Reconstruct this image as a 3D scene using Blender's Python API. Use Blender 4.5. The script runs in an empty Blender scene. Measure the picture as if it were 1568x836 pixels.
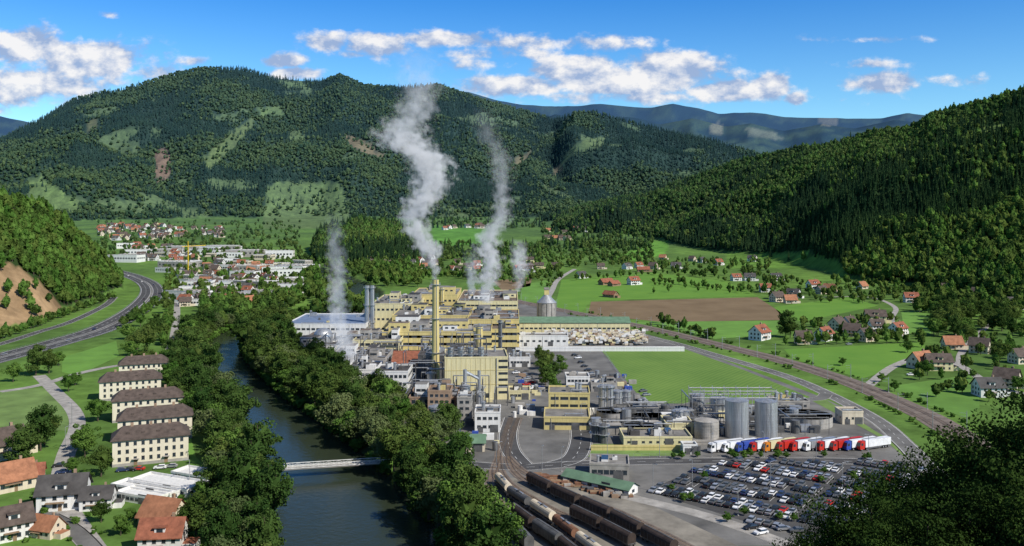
import bpy, bmesh, math, random, numpy as np
from mathutils import Vector
random.seed(7)
FO=1358.; CH=94.; HY=320.; CX=784.
scene=bpy.context.scene
scene.view_settings.view_transform='Standard'
scene.view_settings.look='None'
scene.view_settings.exposure=0
R=np.random.RandomState(5)
TAB=R.rand(256,256)
def vnoise(x,y):
    xi=np.floor(x).astype(int); yi=np.floor(y).astype(int)
    fx=x-xi; fy=y-yi
    fx=fx*fx*(3-2*fx); fy=fy*fy*(3-2*fy)
    a=TAB[xi&255,yi&255]; b=TAB[(xi+1)&255,yi&255]; c=TAB[xi&255,(yi+1)&255]; d=TAB[(xi+1)&255,(yi+1)&255]
    return (a*(1-fx)+b*fx)*(1-fy)+(c*(1-fx)+d*fx)*fy
def fbm(x,y,o=4):
    s=0;a=.5;t=0
    for i in range(o):
        s=s+a*vnoise(x+i*37.3,y+i*11.7); t+=a; a*=.5; x=x*2.03; y=y*2.03
    return s/t
def ridged(x,y,o=4):
    s=0;a=.5;t=0
    for i in range(o):
        s=s+a*(1-np.abs(2*vnoise(x+i*17.3,y+i*31.7)-1)); t+=a; a*=.45; x=x*2.03; y=y*2.03
    return s/t
# ---------------- terrain ----------------
LAY=[
 ('far',[(-900,150,9500,7600),(0,177,9500,7600),(45,186,9500,7600),(200,200,9500,7600),(600,150,9500,7600),(715,137,9500,7600),(760,150,9500,7600),(800,157,9500,7600),(850,163,9500,7600),(920,155,9500,7600),(960,160,9500,7600),(1000,164,9500,7600),(1030,158,9500,7600),(1070,165,9500,7600),(1100,173,9500,7600),(1150,170,9500,7600),(1200,177,9500,7600),(1350,181,9500,7600),(1390,171,9500,7600),(1415,175,9500,7600),(1600,150,9500,7600),(2500,120,9500,7600)],0,200,900),
 ('far',[(-900,230,7200,5600),(600,230,7200,5600),(760,200,7200,5600),(850,176,7200,5600),(900,186,7200,5600),(960,176,7200,5600),(1010,188,7200,5600),(1060,181,7200,5600),(1110,194,7200,5600),(1150,188,7200,5600),(1200,200,7200,5600),(1260,190,7200,5600),(1310,198,7200,5600),(1370,184,7200,5600),(1430,190,7200,5600),(1600,180,7200,5600),(2500,160,7200,5600)],0,200,700),
 ('main',[(-900,260,4500,3100),(-100,235,4500,3000),(0,208,4500,3000),(60,180,4600,3000),(110,152,4800,3100),(200,126,4800,3200),(260,108,4900,3300),(310,100,4900,3300),(370,104,4900,3300),(430,118,5000,3300),(490,122,5000,3300),(520,112,5000,3300),(560,128,5100,3300),(620,133,5100,3300),(670,128,5200,3400),(700,138,5200,3400),(740,150,5200,3400),(800,167,5200,3500),(850,180,5000,3500),(880,168,4700,3500),(910,165,4700,3500),(950,176,4700,3500),(1000,189,4700,3500),(1050,203,4600,3500),(1100,214,4500,3500),(1160,230,4500,3500),(1250,270,4500,3500),(1400,300,4500,3500),(2500,320,4500,3500)],18,165,640),
 ('spur',[(-900,300,3900,3000),(-50,250,3900,3000),(60,212,3900,3000),(120,202,3900,3000),(180,228,3900,3000),(240,270,3800,3000),(300,318,3700,3100),(360,345,3700,3100),(420,345,3900,3200),(480,300,4200,3200),(560,268,4300,3200),(640,250,4400,3200),(700,262,4400,3200),(760,272,4300,3200),(810,238,4400,3200),(870,250,4300,3200),(940,285,4200,3200),(1000,310,4200,3200),(1050,330,4200,3300),(1200,345,4200,3300),(2500,345,4200,3300)],18,80,420),
 ('knoll',[(-900,520,1850,1450),(440,520,1850,1450),(465,390,1850,1450),(490,345,1850,1450),(540,328,1850,1450),(600,333,1850,1450),(640,350,1850,1450),(665,390,1850,1450),(690,520,1850,1450),(2500,520,1850,1450)],17,8,150),
 ('right',[(-900,520,3400,2600),(800,520,3400,2600),(828,330,3400,2600),(860,321,3300,2300),(900,310,3200,1950),(950,300,3000,1900),(990,292,2900,1880),(1030,277,2800,1850),(1080,262,2600,1750),(1130,243,2500,1650),(1170,232,2400,1600),(1230,218,2250,1450),(1290,212,2150,1216),(1340,198,2000,1120),(1400,188,1900,1064),(1430,170,1850,1000),(1480,155,1800,950),(1520,147,1750,900),(1568,131,1700,860),(1700,100,1600,750),(2000,60,1500,650),(2500,30,1400,600)],17,60,260),
 ('left',[(-1500,180,800,420),(-400,240,850,560),(0,285,900,690),(60,300,960,740),(100,325,1000,820),(150,370,1060,900),(185,412,1130,985),(200,450,1150,1000),(215,560,1150,1000),(2500,560,1150,1000)],15,14,120),
]
LAYN=[]
for n,c,th,am,sc in LAY:
    a=np.array(c,float); LAYN.append((n,a[:,0],a[:,1],a[:,2],a[:,3],th,am,sc))
def floorh(Y):
    return np.where(Y<1500,0,np.minimum((Y-1500)*.03,75))
def HT(X,Y):
    X=np.asarray(X,float);Y=np.asarray(Y,float)
    Ys=np.maximum(Y,1.); px=CX+FO*np.clip(X/Ys,-1.4,1.4)
    fl=floorh(Y); h=fl.copy(); tid=np.zeros(h.shape,int)-1; tt=np.zeros(h.shape)
    for k,(n,cx,cy,cd,cf,th,am,sc) in enumerate(LAYN):
        py=np.interp(px,cx,cy);D=np.interp(px,cx,cd);Ft=np.interp(px,cx,cf)
        Z=CH+(HY-py)*D/FO-th
        t=(Y-Ft)/(D-Ft)
        s=np.where(t<1,np.clip(t,0,1)**1.12,np.maximum(1-.7*(t-1),0))
        w=np.clip(t*3,0,1)*np.clip((1.05-t)*2.2,.08,1)
        if am>50: nz=(ridged(X/sc+k*5,Y/sc*.8+k*3,5)-.62)*2*am
        else: nz=(fbm(X/sc+k,Y/sc,4)-.5)*2*am
        hh=np.where((t>0)&(Z>0),Z*s+nz*w,0)
        m=(hh>h+.5); h=np.where(m,hh,h); tid=np.where(m,k,tid); tt=np.where(m,t,tt)
    near=np.interp(Y,[-400,-100,0,30,80,110,180,235],[130,105,92,74,50,38,13,0])
    h=np.where(Y<236,near,h)
    return h,tid,tt
def G(px,py):
    Ys=np.geomspace(236,11000,2500); X=(px-CX)/FO*Ys; zr=CH-(py-HY)/FO*Ys
    h,_,_=HT(X,Ys); i=np.where(h>=zr)[0]
    i=i[0] if len(i) else len(Ys)-1
    return float(X[i]),float(Ys[i]),float(h[i])
def GF(px,py):
    Y=FO*CH/(py-HY); return ((px-CX)*Y/FO,Y)
def cat(pts,n=8):
    P=[pts[0]]+list(pts)+[pts[-1]]; out=[]
    for i in range(1,len(P)-2):
        p0,p1,p2,p3=[np.array(q,float) for q in P[i-1:i+3]]
        for j in range(n):
            t=j/n
            out.append(.5*((2*p1)+(-p0+p2)*t+(2*p0-5*p1+4*p2-p3)*t*t+(-p0+3*p1-3*p2+p3)*t**3))
    out.append(np.array(P[-1],float)); return out
RIV=cat([(0,120),(-25,190)]+[GF(*p) for p in [(550,836),(520,760),(474,700),(424,640),(374,590),(345,545),(345,520),(380,500),(450,480),(540,460),(560,445),(520,425),(470,408)]],6)
RIVA=np.array(RIV)
def rwf(Y): return np.interp(Y,[300,430,560],[1,.68,.56])
def rivdist(X,Y):
    d=np.full(X.shape,1e9)
    for a,b in zip(RIVA[:-1],RIVA[1:]):
        ab=b-a;L=(ab**2).sum()+1e-9
        t=np.clip(((X-a[0])*ab[0]+(Y-a[1])*ab[1])/L,0,1)
        d=np.minimum(d,np.hypot(X-a[0]-t*ab[0],Y-a[1]-t*ab[1]))
    return d/rwf(Y)
def rd1(x,y): return float(rivdist(np.array([x]),np.array([y]))[0])
def inpoly(x,y,poly):
    x=np.asarray(x);c=np.zeros(x.shape,bool); n=len(poly)
    for i in range(n):
        x1,y1=poly[i];x2,y2=poly[(i+1)%n]
        if y1==y2: continue
        m=((y1>y)!=(y2>y))&(x<(x2-x1)*(y-y1)/(y2-y1)+x1)
        c^=m
    return c
CLEAR=[([(410,285),(430,278),(520,280),(535,310),(535,350),(400,350)],(.12,.18,.055),.8),
 ([(42,275),(62,270),(120,310),(120,328),(60,322),(45,300)],(.14,.21,.06),.9),
 ([(310,245),(350,205),(385,180),(392,190),(350,235),(320,262)],(.13,.18,.05),.85),
 ([(235,232),(258,225),(262,270),(240,285)],(.19,.13,.08),.85),
 ([(525,205),(560,215),(590,240),(570,242),(535,225)],(.17,.14,.07),.85),
 ([(790,240),(815,230),(805,250),(785,255)],(.17,.15,.07),.85),
 ([(820,275),(870,300),(880,308),(835,292)],(.13,.18,.06),.85),
 ([(440,202),(460,198),(470,215),(445,220)],(.13,.19,.06),.85),
 ([(390,165),(430,162),(436,178),(400,180)],(.12,.18,.05),.8),
 ([(425,122),(465,124),(478,137),(434,134)],(.12,.18,.06),.8),
 ([(890,215),(930,208),(925,222),(895,228)],(.12,.17,.05),.85),
 ([(845,258),(862,252),(860,266),(848,270)],(.17,.14,.07),.85),
 ([(130,190),(150,178),(150,195),(135,205)],(.15,.16,.06),.85),
 ([(1480,205),(1530,185),(1550,188),(1490,212)],(.12,.18,.05),.9),
 ([(1110,385),(1180,388),(1230,384),(1285,400),(1300,425),(1230,445),(1110,430)],(.12,.23,.04),.97),
 ([(940,395),(1000,368),(1025,370),(1020,388),(970,402)],(.12,.27,.04),1),
 ([(-10,398),(30,408),(70,440),(110,492),(60,500),(-10,535)],(.30,.20,.11),.93),
 ([(660,345),(745,350),(745,374),(660,378)],(.11,.26,.04),1),
 ([(1085,190),(1110,188),(1105,205),(1090,205)],(.20,.20,.12),1),
 ([(1140,195),(1185,202),(1200,215),(1150,210)],(.15,.17,.10),1),
 ([(1250,178),(1285,178),(1280,192),(1260,192)],(.20,.19,.12),1),
]
def natclear(X,Y): return (fbm(X/230+51,Y/150+7,4)>.69)
# ---------------- materials ----------------
MATS={}
def nn(nt,t,**k):
    n=nt.nodes.new(t)
    for a,b in k.items(): setattr(n,a,b)
    return n
def M(name,col,rough=.8,metal=0.,ns=.3,na=.25,bump=0.,spec=.3,streak=False):
    if name in MATS: return MATS[name]
    m=bpy.data.materials.new(name); m.use_nodes=True; nt=m.node_tree; b=nt.nodes['Principled BSDF']
    b.inputs['Roughness'].default_value=rough; b.inputs['Metallic'].default_value=metal
    b.inputs['Specular IOR Level'].default_value=spec
    g=nn(nt,'ShaderNodeNewGeometry'); n=nn(nt,'ShaderNodeTexNoise'); n.inputs['Scale'].default_value=ns; n.inputs['Detail'].default_value=6; n.inputs['Roughness'].default_value=.65
    src=g.outputs['Position']
    if streak:
        mp=nn(nt,'ShaderNodeMapping'); mp.inputs['Scale'].default_value=(3,3,.25); nt.links.new(src,mp.inputs[0]); src=mp.outputs[0]
    nt.links.new(src,n.inputs['Vector'])
    mr=nn(nt,'ShaderNodeMapRange'); mr.inputs[1].default_value=.3; mr.inputs[2].default_value=.7; mr.inputs[3].default_value=1-na; mr.inputs[4].default_value=1+na
    nt.links.new(n.outputs['Fac'],mr.inputs[0])
    mx=nn(nt,'ShaderNodeVectorMath',operation='SCALE'); mx.inputs[0].default_value=col[:3]
    nt.links.new(mr.outputs[0],mx.inputs['Scale']); nt.links.new(mx.outputs[0],b.inputs['Base Color'])
    MATS[name]=m; return m
M('yellow',(.58,.48,.205),.75,ns=.3,na=.16,streak=True); M('paleyellow',(.66,.59,.34),.75,ns=.3,na=.14,streak=True)
M('white',(.72,.71,.68),.7,ns=.3,na=.14,streak=True); M('cream',(.62,.54,.41),.8,ns=.3,na=.14,streak=True); M('apwall',(.70,.64,.50),.8,ns=.3,na=.1,streak=True)
M('glass',(.03,.04,.05),.15,ns=1,na=.3,spec=.6); M('roofgrey',(.20,.19,.175),.9,ns=.12,na=.5)
M('roofdark',(.075,.07,.067),.85,ns=.2,na=.45); M('roofbrown',(.15,.115,.09),.9,ns=.2,na=.45)
M('tile_brown',(.095,.072,.06),.85,ns=.5,na=.4); M('tile_red',(.26,.095,.055),.85,ns=.5,na=.4); M('tile_orange',(.34,.15,.08),.85,ns=.5,na=.35)
M('greenroof',(.13,.22,.14),.7,ns=.3,na=.25); M('steel',(.46,.47,.48),.45,.65,ns=.4,na=.3,streak=True); M('steeldark',(.13,.13,.13),.6,.3,ns=.4,na=.4)
M('concrete',(.34,.32,.29),.9,ns=.25,na=.35); M('asphalt',(.075,.073,.072),.9,ns=.08,na=.35); M('asphaltlight',(.15,.145,.135),.9,ns=.05,na=.45)
M('paint',(.75,.75,.72),.7,ns=1,na=.1); M('ballast',(.18,.145,.12),.95,ns=.25,na=.4); M('rail',(.22,.17,.14),.5,.6,ns=1,na=.2)
M('gravel',(.22,.20,.165),.95,ns=.09,na=.5); M('rust',(.20,.10,.06),.9,ns=.6,na=.4); M('brick',(.32,.22,.15),.9,ns=.3,na=.3)
M('meadow',(.11,.225,.035),.95,ns=.035,na=.3); M('meadow2',(.125,.26,.04),.95,ns=.04,na=.25); M('meadow3',(.145,.225,.06),.95,ns=.06,na=.35)
M('rubber',(.02,.02,.02),.9); M('bark',(.09,.07,.05),.95,ns=2,na=.3)
M('red',(.50,.03,.02),.4); M('orange',(.6,.2,.02),.5); M('blue',(.04,.08,.35),.4); M('black',(.02,.02,.022),.35,spec=.5); M('silver',(.45,.46,.48),.35,.5); M('darkblue',(.03,.05,.12),.35); M('carwhite',(.78,.78,.78),.35); M('grey',(.16,.165,.17),.4,.3); M('yellowcar',(.65,.45,.03),.4)
M('bluepanel',(.17,.22,.32),.5,ns=.3,na=.3); M('wood',(.26,.18,.11),.9,ns=1,na=.3)
def striped(name,c1,c2,ang,per):
    m=bpy.data.materials.new(name); m.use_nodes=True; nt=m.node_tree; b=nt.nodes['Principled BSDF']; b.inputs['Roughness'].default_value=.95
    b.inputs['Specular IOR Level'].default_value=.1
    g=nn(nt,'ShaderNodeNewGeometry'); mp=nn(nt,'ShaderNodeMapping'); mp.inputs['Rotation'].default_value=(0,0,math.radians(ang)); nt.links.new(g.outputs['Position'],mp.inputs[0])
    w=nn(nt,'ShaderNodeTexWave'); w.inputs['Scale'].default_value=1/per; w.inputs['Distortion'].default_value=1.5; w.inputs['Detail'].default_value=3; nt.links.new(mp.outputs[0],w.inputs[0])
    n=nn(nt,'ShaderNodeTexNoise'); n.inputs['Scale'].default_value=.03; n.inputs['Detail'].default_value=8; n.inputs['Roughness'].default_value=.65; nt.links.new(g.outputs['Position'],n.inputs[0])
    ad=nn(nt,'ShaderNodeMath',operation='MULTIPLY_ADD'); ad.inputs[1].default_value=.25; nt.links.new(w.outputs['Fac'],ad.inputs[0]); nt.links.new(n.outputs['Fac'],ad.inputs[2])
    r=nn(nt,'ShaderNodeValToRGB'); r.color_ramp.elements[0].position=.38; r.color_ramp.elements[1].position=.85; r.color_ramp.elements[0].color=(*c1,1); r.color_ramp.elements[1].color=(*c2,1)
    nt.links.new(ad.outputs[0],r.inputs[0]); nt.links.new(r.outputs[0],b.inputs['Base Color']); MATS[name]=m
striped('mown',(.10,.185,.042),(.165,.265,.06),35,9); striped('plough',(.15,.105,.06),(.235,.17,.10),80,7); striped('mown2',(.10,.22,.035),(.15,.285,.045),-60,12)
def hazeify(nt,colsock,y0=1200,y1=9500,mx=.62,hc=(.04,.09,.19)):  # aerial haze painted into base colour: blends towards blue with world Y
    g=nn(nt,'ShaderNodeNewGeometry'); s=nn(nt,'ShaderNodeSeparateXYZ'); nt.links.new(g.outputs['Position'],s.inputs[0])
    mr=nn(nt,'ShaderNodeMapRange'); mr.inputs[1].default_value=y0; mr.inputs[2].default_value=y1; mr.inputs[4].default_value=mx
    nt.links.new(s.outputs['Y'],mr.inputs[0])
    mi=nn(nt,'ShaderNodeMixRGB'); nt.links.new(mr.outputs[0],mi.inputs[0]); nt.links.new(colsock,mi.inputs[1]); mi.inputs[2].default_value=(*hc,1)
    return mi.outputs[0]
def leafmat(name,c1,c2,trans=.2,pscale=.02):
    m=bpy.data.materials.new(name); m.use_nodes=True; nt=m.node_tree; nt.nodes.remove(nt.nodes['Principled BSDF']); out=nt.nodes['Material Output']
    oi=nn(nt,'ShaderNodeObjectInfo'); g=nn(nt,'ShaderNodeNewGeometry')
    n=nn(nt,'ShaderNodeTexNoise'); n.inputs['Scale'].default_value=.45; n.inputs['Detail'].default_value=2; nt.links.new(g.outputs['Position'],n.inputs[0])
    n2=nn(nt,'ShaderNodeTexNoise'); n2.inputs['Scale'].default_value=pscale; n2.inputs['Detail'].default_value=3; nt.links.new(g.outputs['Position'],n2.inputs[0])
    a=nn(nt,'ShaderNodeMath',operation='MULTIPLY_ADD'); a.inputs[1].default_value=.55; nt.links.new(oi.outputs['Random'],a.inputs[0]); nt.links.new(n2.outputs['Fac'],a.inputs[2])
    b=nn(nt,'ShaderNodeMath',operation='MULTIPLY_ADD'); b.inputs[1].default_value=.5; nt.links.new(n.outputs['Fac'],b.inputs[0]); nt.links.new(a.outputs[0],b.inputs[2])
    mr=nn(nt,'ShaderNodeMapRange'); mr.inputs[1].default_value=.62; mr.inputs[2].default_value=1.45; nt.links.new(b.outputs[0],mr.inputs[0])
    mi=nn(nt,'ShaderNodeMixRGB'); mi.inputs[1].default_value=(*c1,1); mi.inputs[2].default_value=(*c2,1); nt.links.new(mr.outputs[0],mi.inputs[0])
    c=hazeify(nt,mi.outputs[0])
    d=nn(nt,'ShaderNodeBsdfDiffuse'); nt.links.new(c,d.inputs[0])
    if trans>0:
        t=nn(nt,'ShaderNodeBsdfTranslucent'); nt.links.new(c,t.inputs[0])
        ms=nn(nt,'ShaderNodeMixShader'); ms.inputs[0].default_value=trans; nt.links.new(d.outputs[0],ms.inputs[1]); nt.links.new(t.outputs[0],ms.inputs[2]); nt.links.new(ms.outputs[0],out.inputs[0])
    else: nt.links.new(d.outputs[0],out.inputs[0])
    MATS[name]=m
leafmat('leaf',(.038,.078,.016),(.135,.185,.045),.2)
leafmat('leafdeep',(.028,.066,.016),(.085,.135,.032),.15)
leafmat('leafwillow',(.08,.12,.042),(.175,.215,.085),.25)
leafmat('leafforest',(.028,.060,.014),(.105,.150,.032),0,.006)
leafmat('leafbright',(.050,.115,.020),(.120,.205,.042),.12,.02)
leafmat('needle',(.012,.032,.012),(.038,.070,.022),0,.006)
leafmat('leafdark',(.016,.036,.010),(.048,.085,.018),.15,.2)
# ---------------- mesh builder ----------------
class MB:
    def __init__(s): s.v=[];s.f=[];s.m=[];s.ms=[]
    def mi(s,n):
        if n not in s.ms: s.ms.append(n)
        return s.ms.index(n)
    def add(s,vs,fs,m):
        o=len(s.v); s.v.extend(vs); k=s.mi(m)
        for f in fs: s.f.append([o+i for i in f]); s.m.append(k)
    def box(s,x0,x1,y0,y1,z0,z1,m,top=None):
        vs=[(x0,y0,z0),(x1,y0,z0),(x1,y1,z0),(x0,y1,z0),(x0,y0,z1),(x1,y0,z1),(x1,y1,z1),(x0,y1,z1)]
        s.add(vs,[(0,1,5,4),(1,2,6,5),(2,3,7,6),(3,0,4,7),(3,2,1,0)],m); s.add(vs[4:],[(0,1,2,3)],top or m)
    def cyl(s,cx,cy,z0,z1,r0,r1,m,n=16,cap=None):
        vs=[];
        for z,r in((z0,r0),(z1,r1)):
            for i in range(n):
                a=2*math.pi*i/n; vs.append((cx+r*math.cos(a),cy+r*math.sin(a),z))
        s.add(vs,[(i,(i+1)%n,n+(i+1)%n,n+i) for i in range(n)],m)
        if r1>.01: s.add(vs[n:],[tuple(range(n))],cap or m)
    def pipe(s,p,q,r,m,n=6,r2=None):
        p=Vector(p);q=Vector(q);d=(q-p)
        if d.length<1e-4:return
        d.normalize(); a=d.orthogonal().normalized(); b=d.cross(a); vs=[]
        for c,rr in((p,r),(q,r if r2 is None else r2)):
            for i in range(n):
                t=2*math.pi*i/n; vs.append(tuple(c+a*rr*math.cos(t)+b*rr*math.sin(t)))
        s.add(vs,[(i,(i+1)%n,n+(i+1)%n,n+i) for i in range(n)]+[tuple(range(n))[::-1],tuple(range(n,2*n))],m)
    def gable(s,x0,x1,y0,y1,z,zr,mr,mw,ov=.5,hip=0):
        ym=(y0+y1)/2; th=.25; sl=(zr-z)/(ym-y0); ze=z-ov*sl
        if not hip: s.add([(x0,y0,z),(x0,y1,z),(x0,ym,zr)],[(0,1,2)],mw); s.add([(x1,y0,z),(x1,y1,z),(x1,ym,zr)],[(1,0,2)],mw)
        a=x0-ov;b=x1+ov;c=y0-ov;d=y1+ov
        vs=[(a,c,ze+th),(b,c,ze+th),(b,d,ze+th),(a,d,ze+th),(a+hip,ym,zr+th),(b-hip,ym,zr+th),(a,c,ze),(b,c,ze),(b,d,ze),(a,d,ze)]
        s.add(vs,[(0,1,5,4),(2,3,4,5),(1,2,5),(3,0,4),(6,7,1,0),(7,8,2,1),(8,9,3,2),(9,6,0,3)] if hip else [(0,1,5,4),(2,3,4,5),(6,7,1,0),(8,9,3,2)],mr)
        if hip: s.box(a,b,c,d,ze-.02,ze+.0,mr)
    def mesh(s,name,smooth=False):
        me=bpy.data.meshes.new(name); me.from_pydata(s.v,[],s.f)
        for n in s.ms: me.materials.append(MATS[n])
        me.polygons.foreach_set('material_index',s.m)
        if smooth: me.polygons.foreach_set('use_smooth',[True]*len(s.f))
        me.update(); return me
    def obj(s,name,loc=(0,0,0),rot=0,smooth=False):
        return inst(name,s.mesh(name,smooth),loc,rot)
def inst(name,me,loc,rot=0,sc=1):
    o=bpy.data.objects.new(name,me); o.location=loc; o.rotation_euler=(0,0,rot); o.scale=(sc,sc,sc) if not hasattr(sc,'__len__') else sc
    scene.collection.objects.link(o); return o
def ribbon(b,pts,w,z,m,off=0,dash=None):
    P=np.array([p[:2] for p in pts],float); T=np.gradient(P,axis=0); T/=np.linalg.norm(T,axis=1)[:,None]+1e-9
    N=np.stack([-T[:,1],T[:,0]],1); w=np.asarray(w,float); w2=(w/2)[:,None] if w.ndim else w/2
    Lf=P+N*(off+w2); Rt=P+N*(off-w2)
    if dash is None:
        vs=[(*p,z) for p in Lf]+[(*p,z) for p in Rt]; n=len(P)
        b.add(vs,[(i,n+i,n+i+1,i+1) for i in range(n-1)],m)
    else:
        seg=np.linalg.norm(np.diff(P,axis=0),axis=1); S=np.concatenate([[0],np.cumsum(seg)])
        s=0
        while s<S[-1]-dash[0]:
            q=[]
            for k in(s,s+dash[0]):
                q.append((np.interp(k,S,Lf[:,0]),np.interp(k,S,Lf[:,1]),z)); q.append((np.interp(k,S,Rt[:,0]),np.interp(k,S,Rt[:,1]),z))
            b.add(q,[(0,1,3,2)],m); s+=dash[0]+dash[1]
def along(pts,step,start=0):
    P=np.array([p[:2] for p in pts],float); seg=np.linalg.norm(np.diff(P,axis=0),axis=1); S=np.concatenate([[0],np.cumsum(seg)]); out=[]
    s=start
    while s<S[-1]-.1:
        x=np.interp(s,S,P[:,0]);y=np.interp(s,S,P[:,1]); s2=min(s+1,S[-1]); x2=np.interp(s2,S,P[:,0]);y2=np.interp(s2,S,P[:,1])
        out.append((float(x),float(y),math.atan2(y2-y,x2-x))); s+=step
    return out
def sheet(name,pix,z,m):
    pts=[GF(*p) for p in pix]
    b=MB(); b.add([(x,y,z) for x,y in pts],[tuple(range(len(pts)))],m); o=b.obj(name)
    me=o.data
    if me.polygons[0].normal.z<0: me.flip_normals()
    return o
# ---------------- ground sheet ----------------
nr,ncol=620,640
ys=np.concatenate([np.linspace(-350,120,30),np.geomspace(130,13500,nr-30)])
us=np.linspace(-1.15,1.15,ncol)
YY,UU=np.meshgrid(ys,us,indexing='ij'); XX=UU*YY
XX=np.where(YY<120,UU*450*np.interp(YY,[-350,120],[1,.27]),XX)
hh,tid,tt=HT(XX,YY)
rd=np.full(XX.shape,1e9); msk=(np.abs(XX)<520)&(YY>60)&(YY<1650)
rd[msk]=rivdist(XX[msk],YY[msk])
car_=np.clip((29-rd)/9,0,1); hz=hh-6*car_*(YY>200)
PXX=CX+FO*XX/np.maximum(YY,1); PYY=HY+FO*(CH-hz)/np.maximum(YY,1)
col=np.zeros((nr,ncol,4)); col[...,3]=1
n1=np.clip((fbm(XX/70,YY/110,4)-.3)*2.4,0,1)[...,None]
grass=np.array([.080,.145,.035])*(1-n1)+np.array([.125,.225,.045])*n1
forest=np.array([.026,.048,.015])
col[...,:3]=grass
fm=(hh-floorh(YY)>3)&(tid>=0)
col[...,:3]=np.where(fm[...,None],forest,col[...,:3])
nc_=fm&natclear(XX,YY)&((tid==2)|(tid==3))
col[nc_,:3]=(.10,.15,.05)
fn=fbm(XX/200+9,YY/110,6)
fk=np.clip((fn-.5)*9,0,1)[...,None]
ft=(.6+.8*vnoise(XX/28,YY/28))[...,None]
col[...,:3]=np.where((tid<=1)[...,None]&(tid>=0)[...,None],(np.array([.010,.026,.012])*(1-fk)+np.array([.045,.075,.025])*fk)*ft,col[...,:3])
for poly,c,pr in CLEAR:
    m=inpoly(PXX,PYY,poly)&((hh-floorh(YY)>1)|(YY>1400))
    col[m,:3]=np.array(c)*(0.6+.8*fbm(XX[m]/30,YY[m]/30,4))[:,None]
m=(rd<34); col[m,:3]=(.05,.072,.03)
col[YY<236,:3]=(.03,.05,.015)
vs=np.stack([XX,YY,hz],-1).reshape(-1,3)
idx=np.arange(nr*ncol).reshape(nr,ncol)
fs=np.stack([idx[:-1,:-1],idx[:-1,1:],idx[1:,1:],idx[1:,:-1]],-1).reshape(-1,4)
def npmesh(name,vs,fs):
    me=bpy.data.meshes.new(name); k=fs.shape[1]
    me.vertices.add(len(vs)); me.vertices.foreach_set('co',np.ascontiguousarray(vs,dtype=np.float32).ravel())
    me.loops.add(fs.size); me.loops.foreach_set('vertex_index',fs.ravel().astype(np.int32))
    me.polygons.add(len(fs)); me.polygons.foreach_set('loop_start',(np.arange(len(fs))*k).astype(np.int32))
    me.update(calc_edges=True); return me
me=npmesh('ground',vs,fs); at=me.color_attributes.new('Col','FLOAT_COLOR','POINT'); at.data.foreach_set('color',col.reshape(-1).astype(np.float32))
me.polygons.foreach_set('use_smooth',[True]*len(fs))
gm=bpy.data.materials.new('terrain'); gm.use_nodes=True; nt=gm.node_tree; b=nt.nodes['Principled BSDF']; b.inputs['Roughness'].default_value=.95; b.inputs['Specular IOR Level'].default_value=.05
ca=nn(nt,'ShaderNodeVertexColor',layer_name='Col'); g=nn(nt,'ShaderNodeNewGeometry'); n=nn(nt,'ShaderNodeTexNoise'); n.inputs['Scale'].default_value=.06; n.inputs['Detail'].default_value=9; n.inputs['Roughness'].default_value=.7
nt.links.new(g.outputs['Position'],n.inputs[0]); mr=nn(nt,'ShaderNodeMapRange'); mr.inputs[1].default_value=.3; mr.inputs[2].default_value=.7; mr.inputs[3].default_value=.6; mr.inputs[4].default_value=1.4; nt.links.new(n.outputs['Fac'],mr.inputs[0])
sc=nn(nt,'ShaderNodeVectorMath',operation='SCALE'); nt.links.new(ca.outputs[0],sc.inputs[0]); nt.links.new(mr.outputs[0],sc.inputs['Scale'])
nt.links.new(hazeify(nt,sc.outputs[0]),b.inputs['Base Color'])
me.materials.append(gm); ground=inst('ground',me,(0,0,0))
wm=bpy.data.materials.new('water'); wm.use_nodes=True; nt=wm.node_tree; b=nt.nodes['Principled BSDF']; b.inputs['Base Color'].default_value=(.030,.040,.024,1); b.inputs['Roughness'].default_value=.16; b.inputs['IOR'].default_value=1.33; b.inputs['Specular IOR Level'].default_value=.2
g=nn(nt,'ShaderNodeNewGeometry'); n=nn(nt,'ShaderNodeTexNoise'); n.inputs['Scale'].default_value=.5; n.inputs['Detail'].default_value=5; nt.links.new(g.outputs['Position'],n.inputs[0]); bp=nn(nt,'ShaderNodeBump'); bp.inputs['Distance'].default_value=.25; bp.inputs['Strength'].default_value=.5; nt.links.new(n.outputs[0],bp.inputs['Height']); nt.links.new(bp.outputs[0],b.inputs['Normal'])
MATS['water']=wm
b=MB(); ribbon(b,RIV,54*rwf(RIVA[:,1]),-2.6,'water'); b.obj('river_water')
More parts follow.
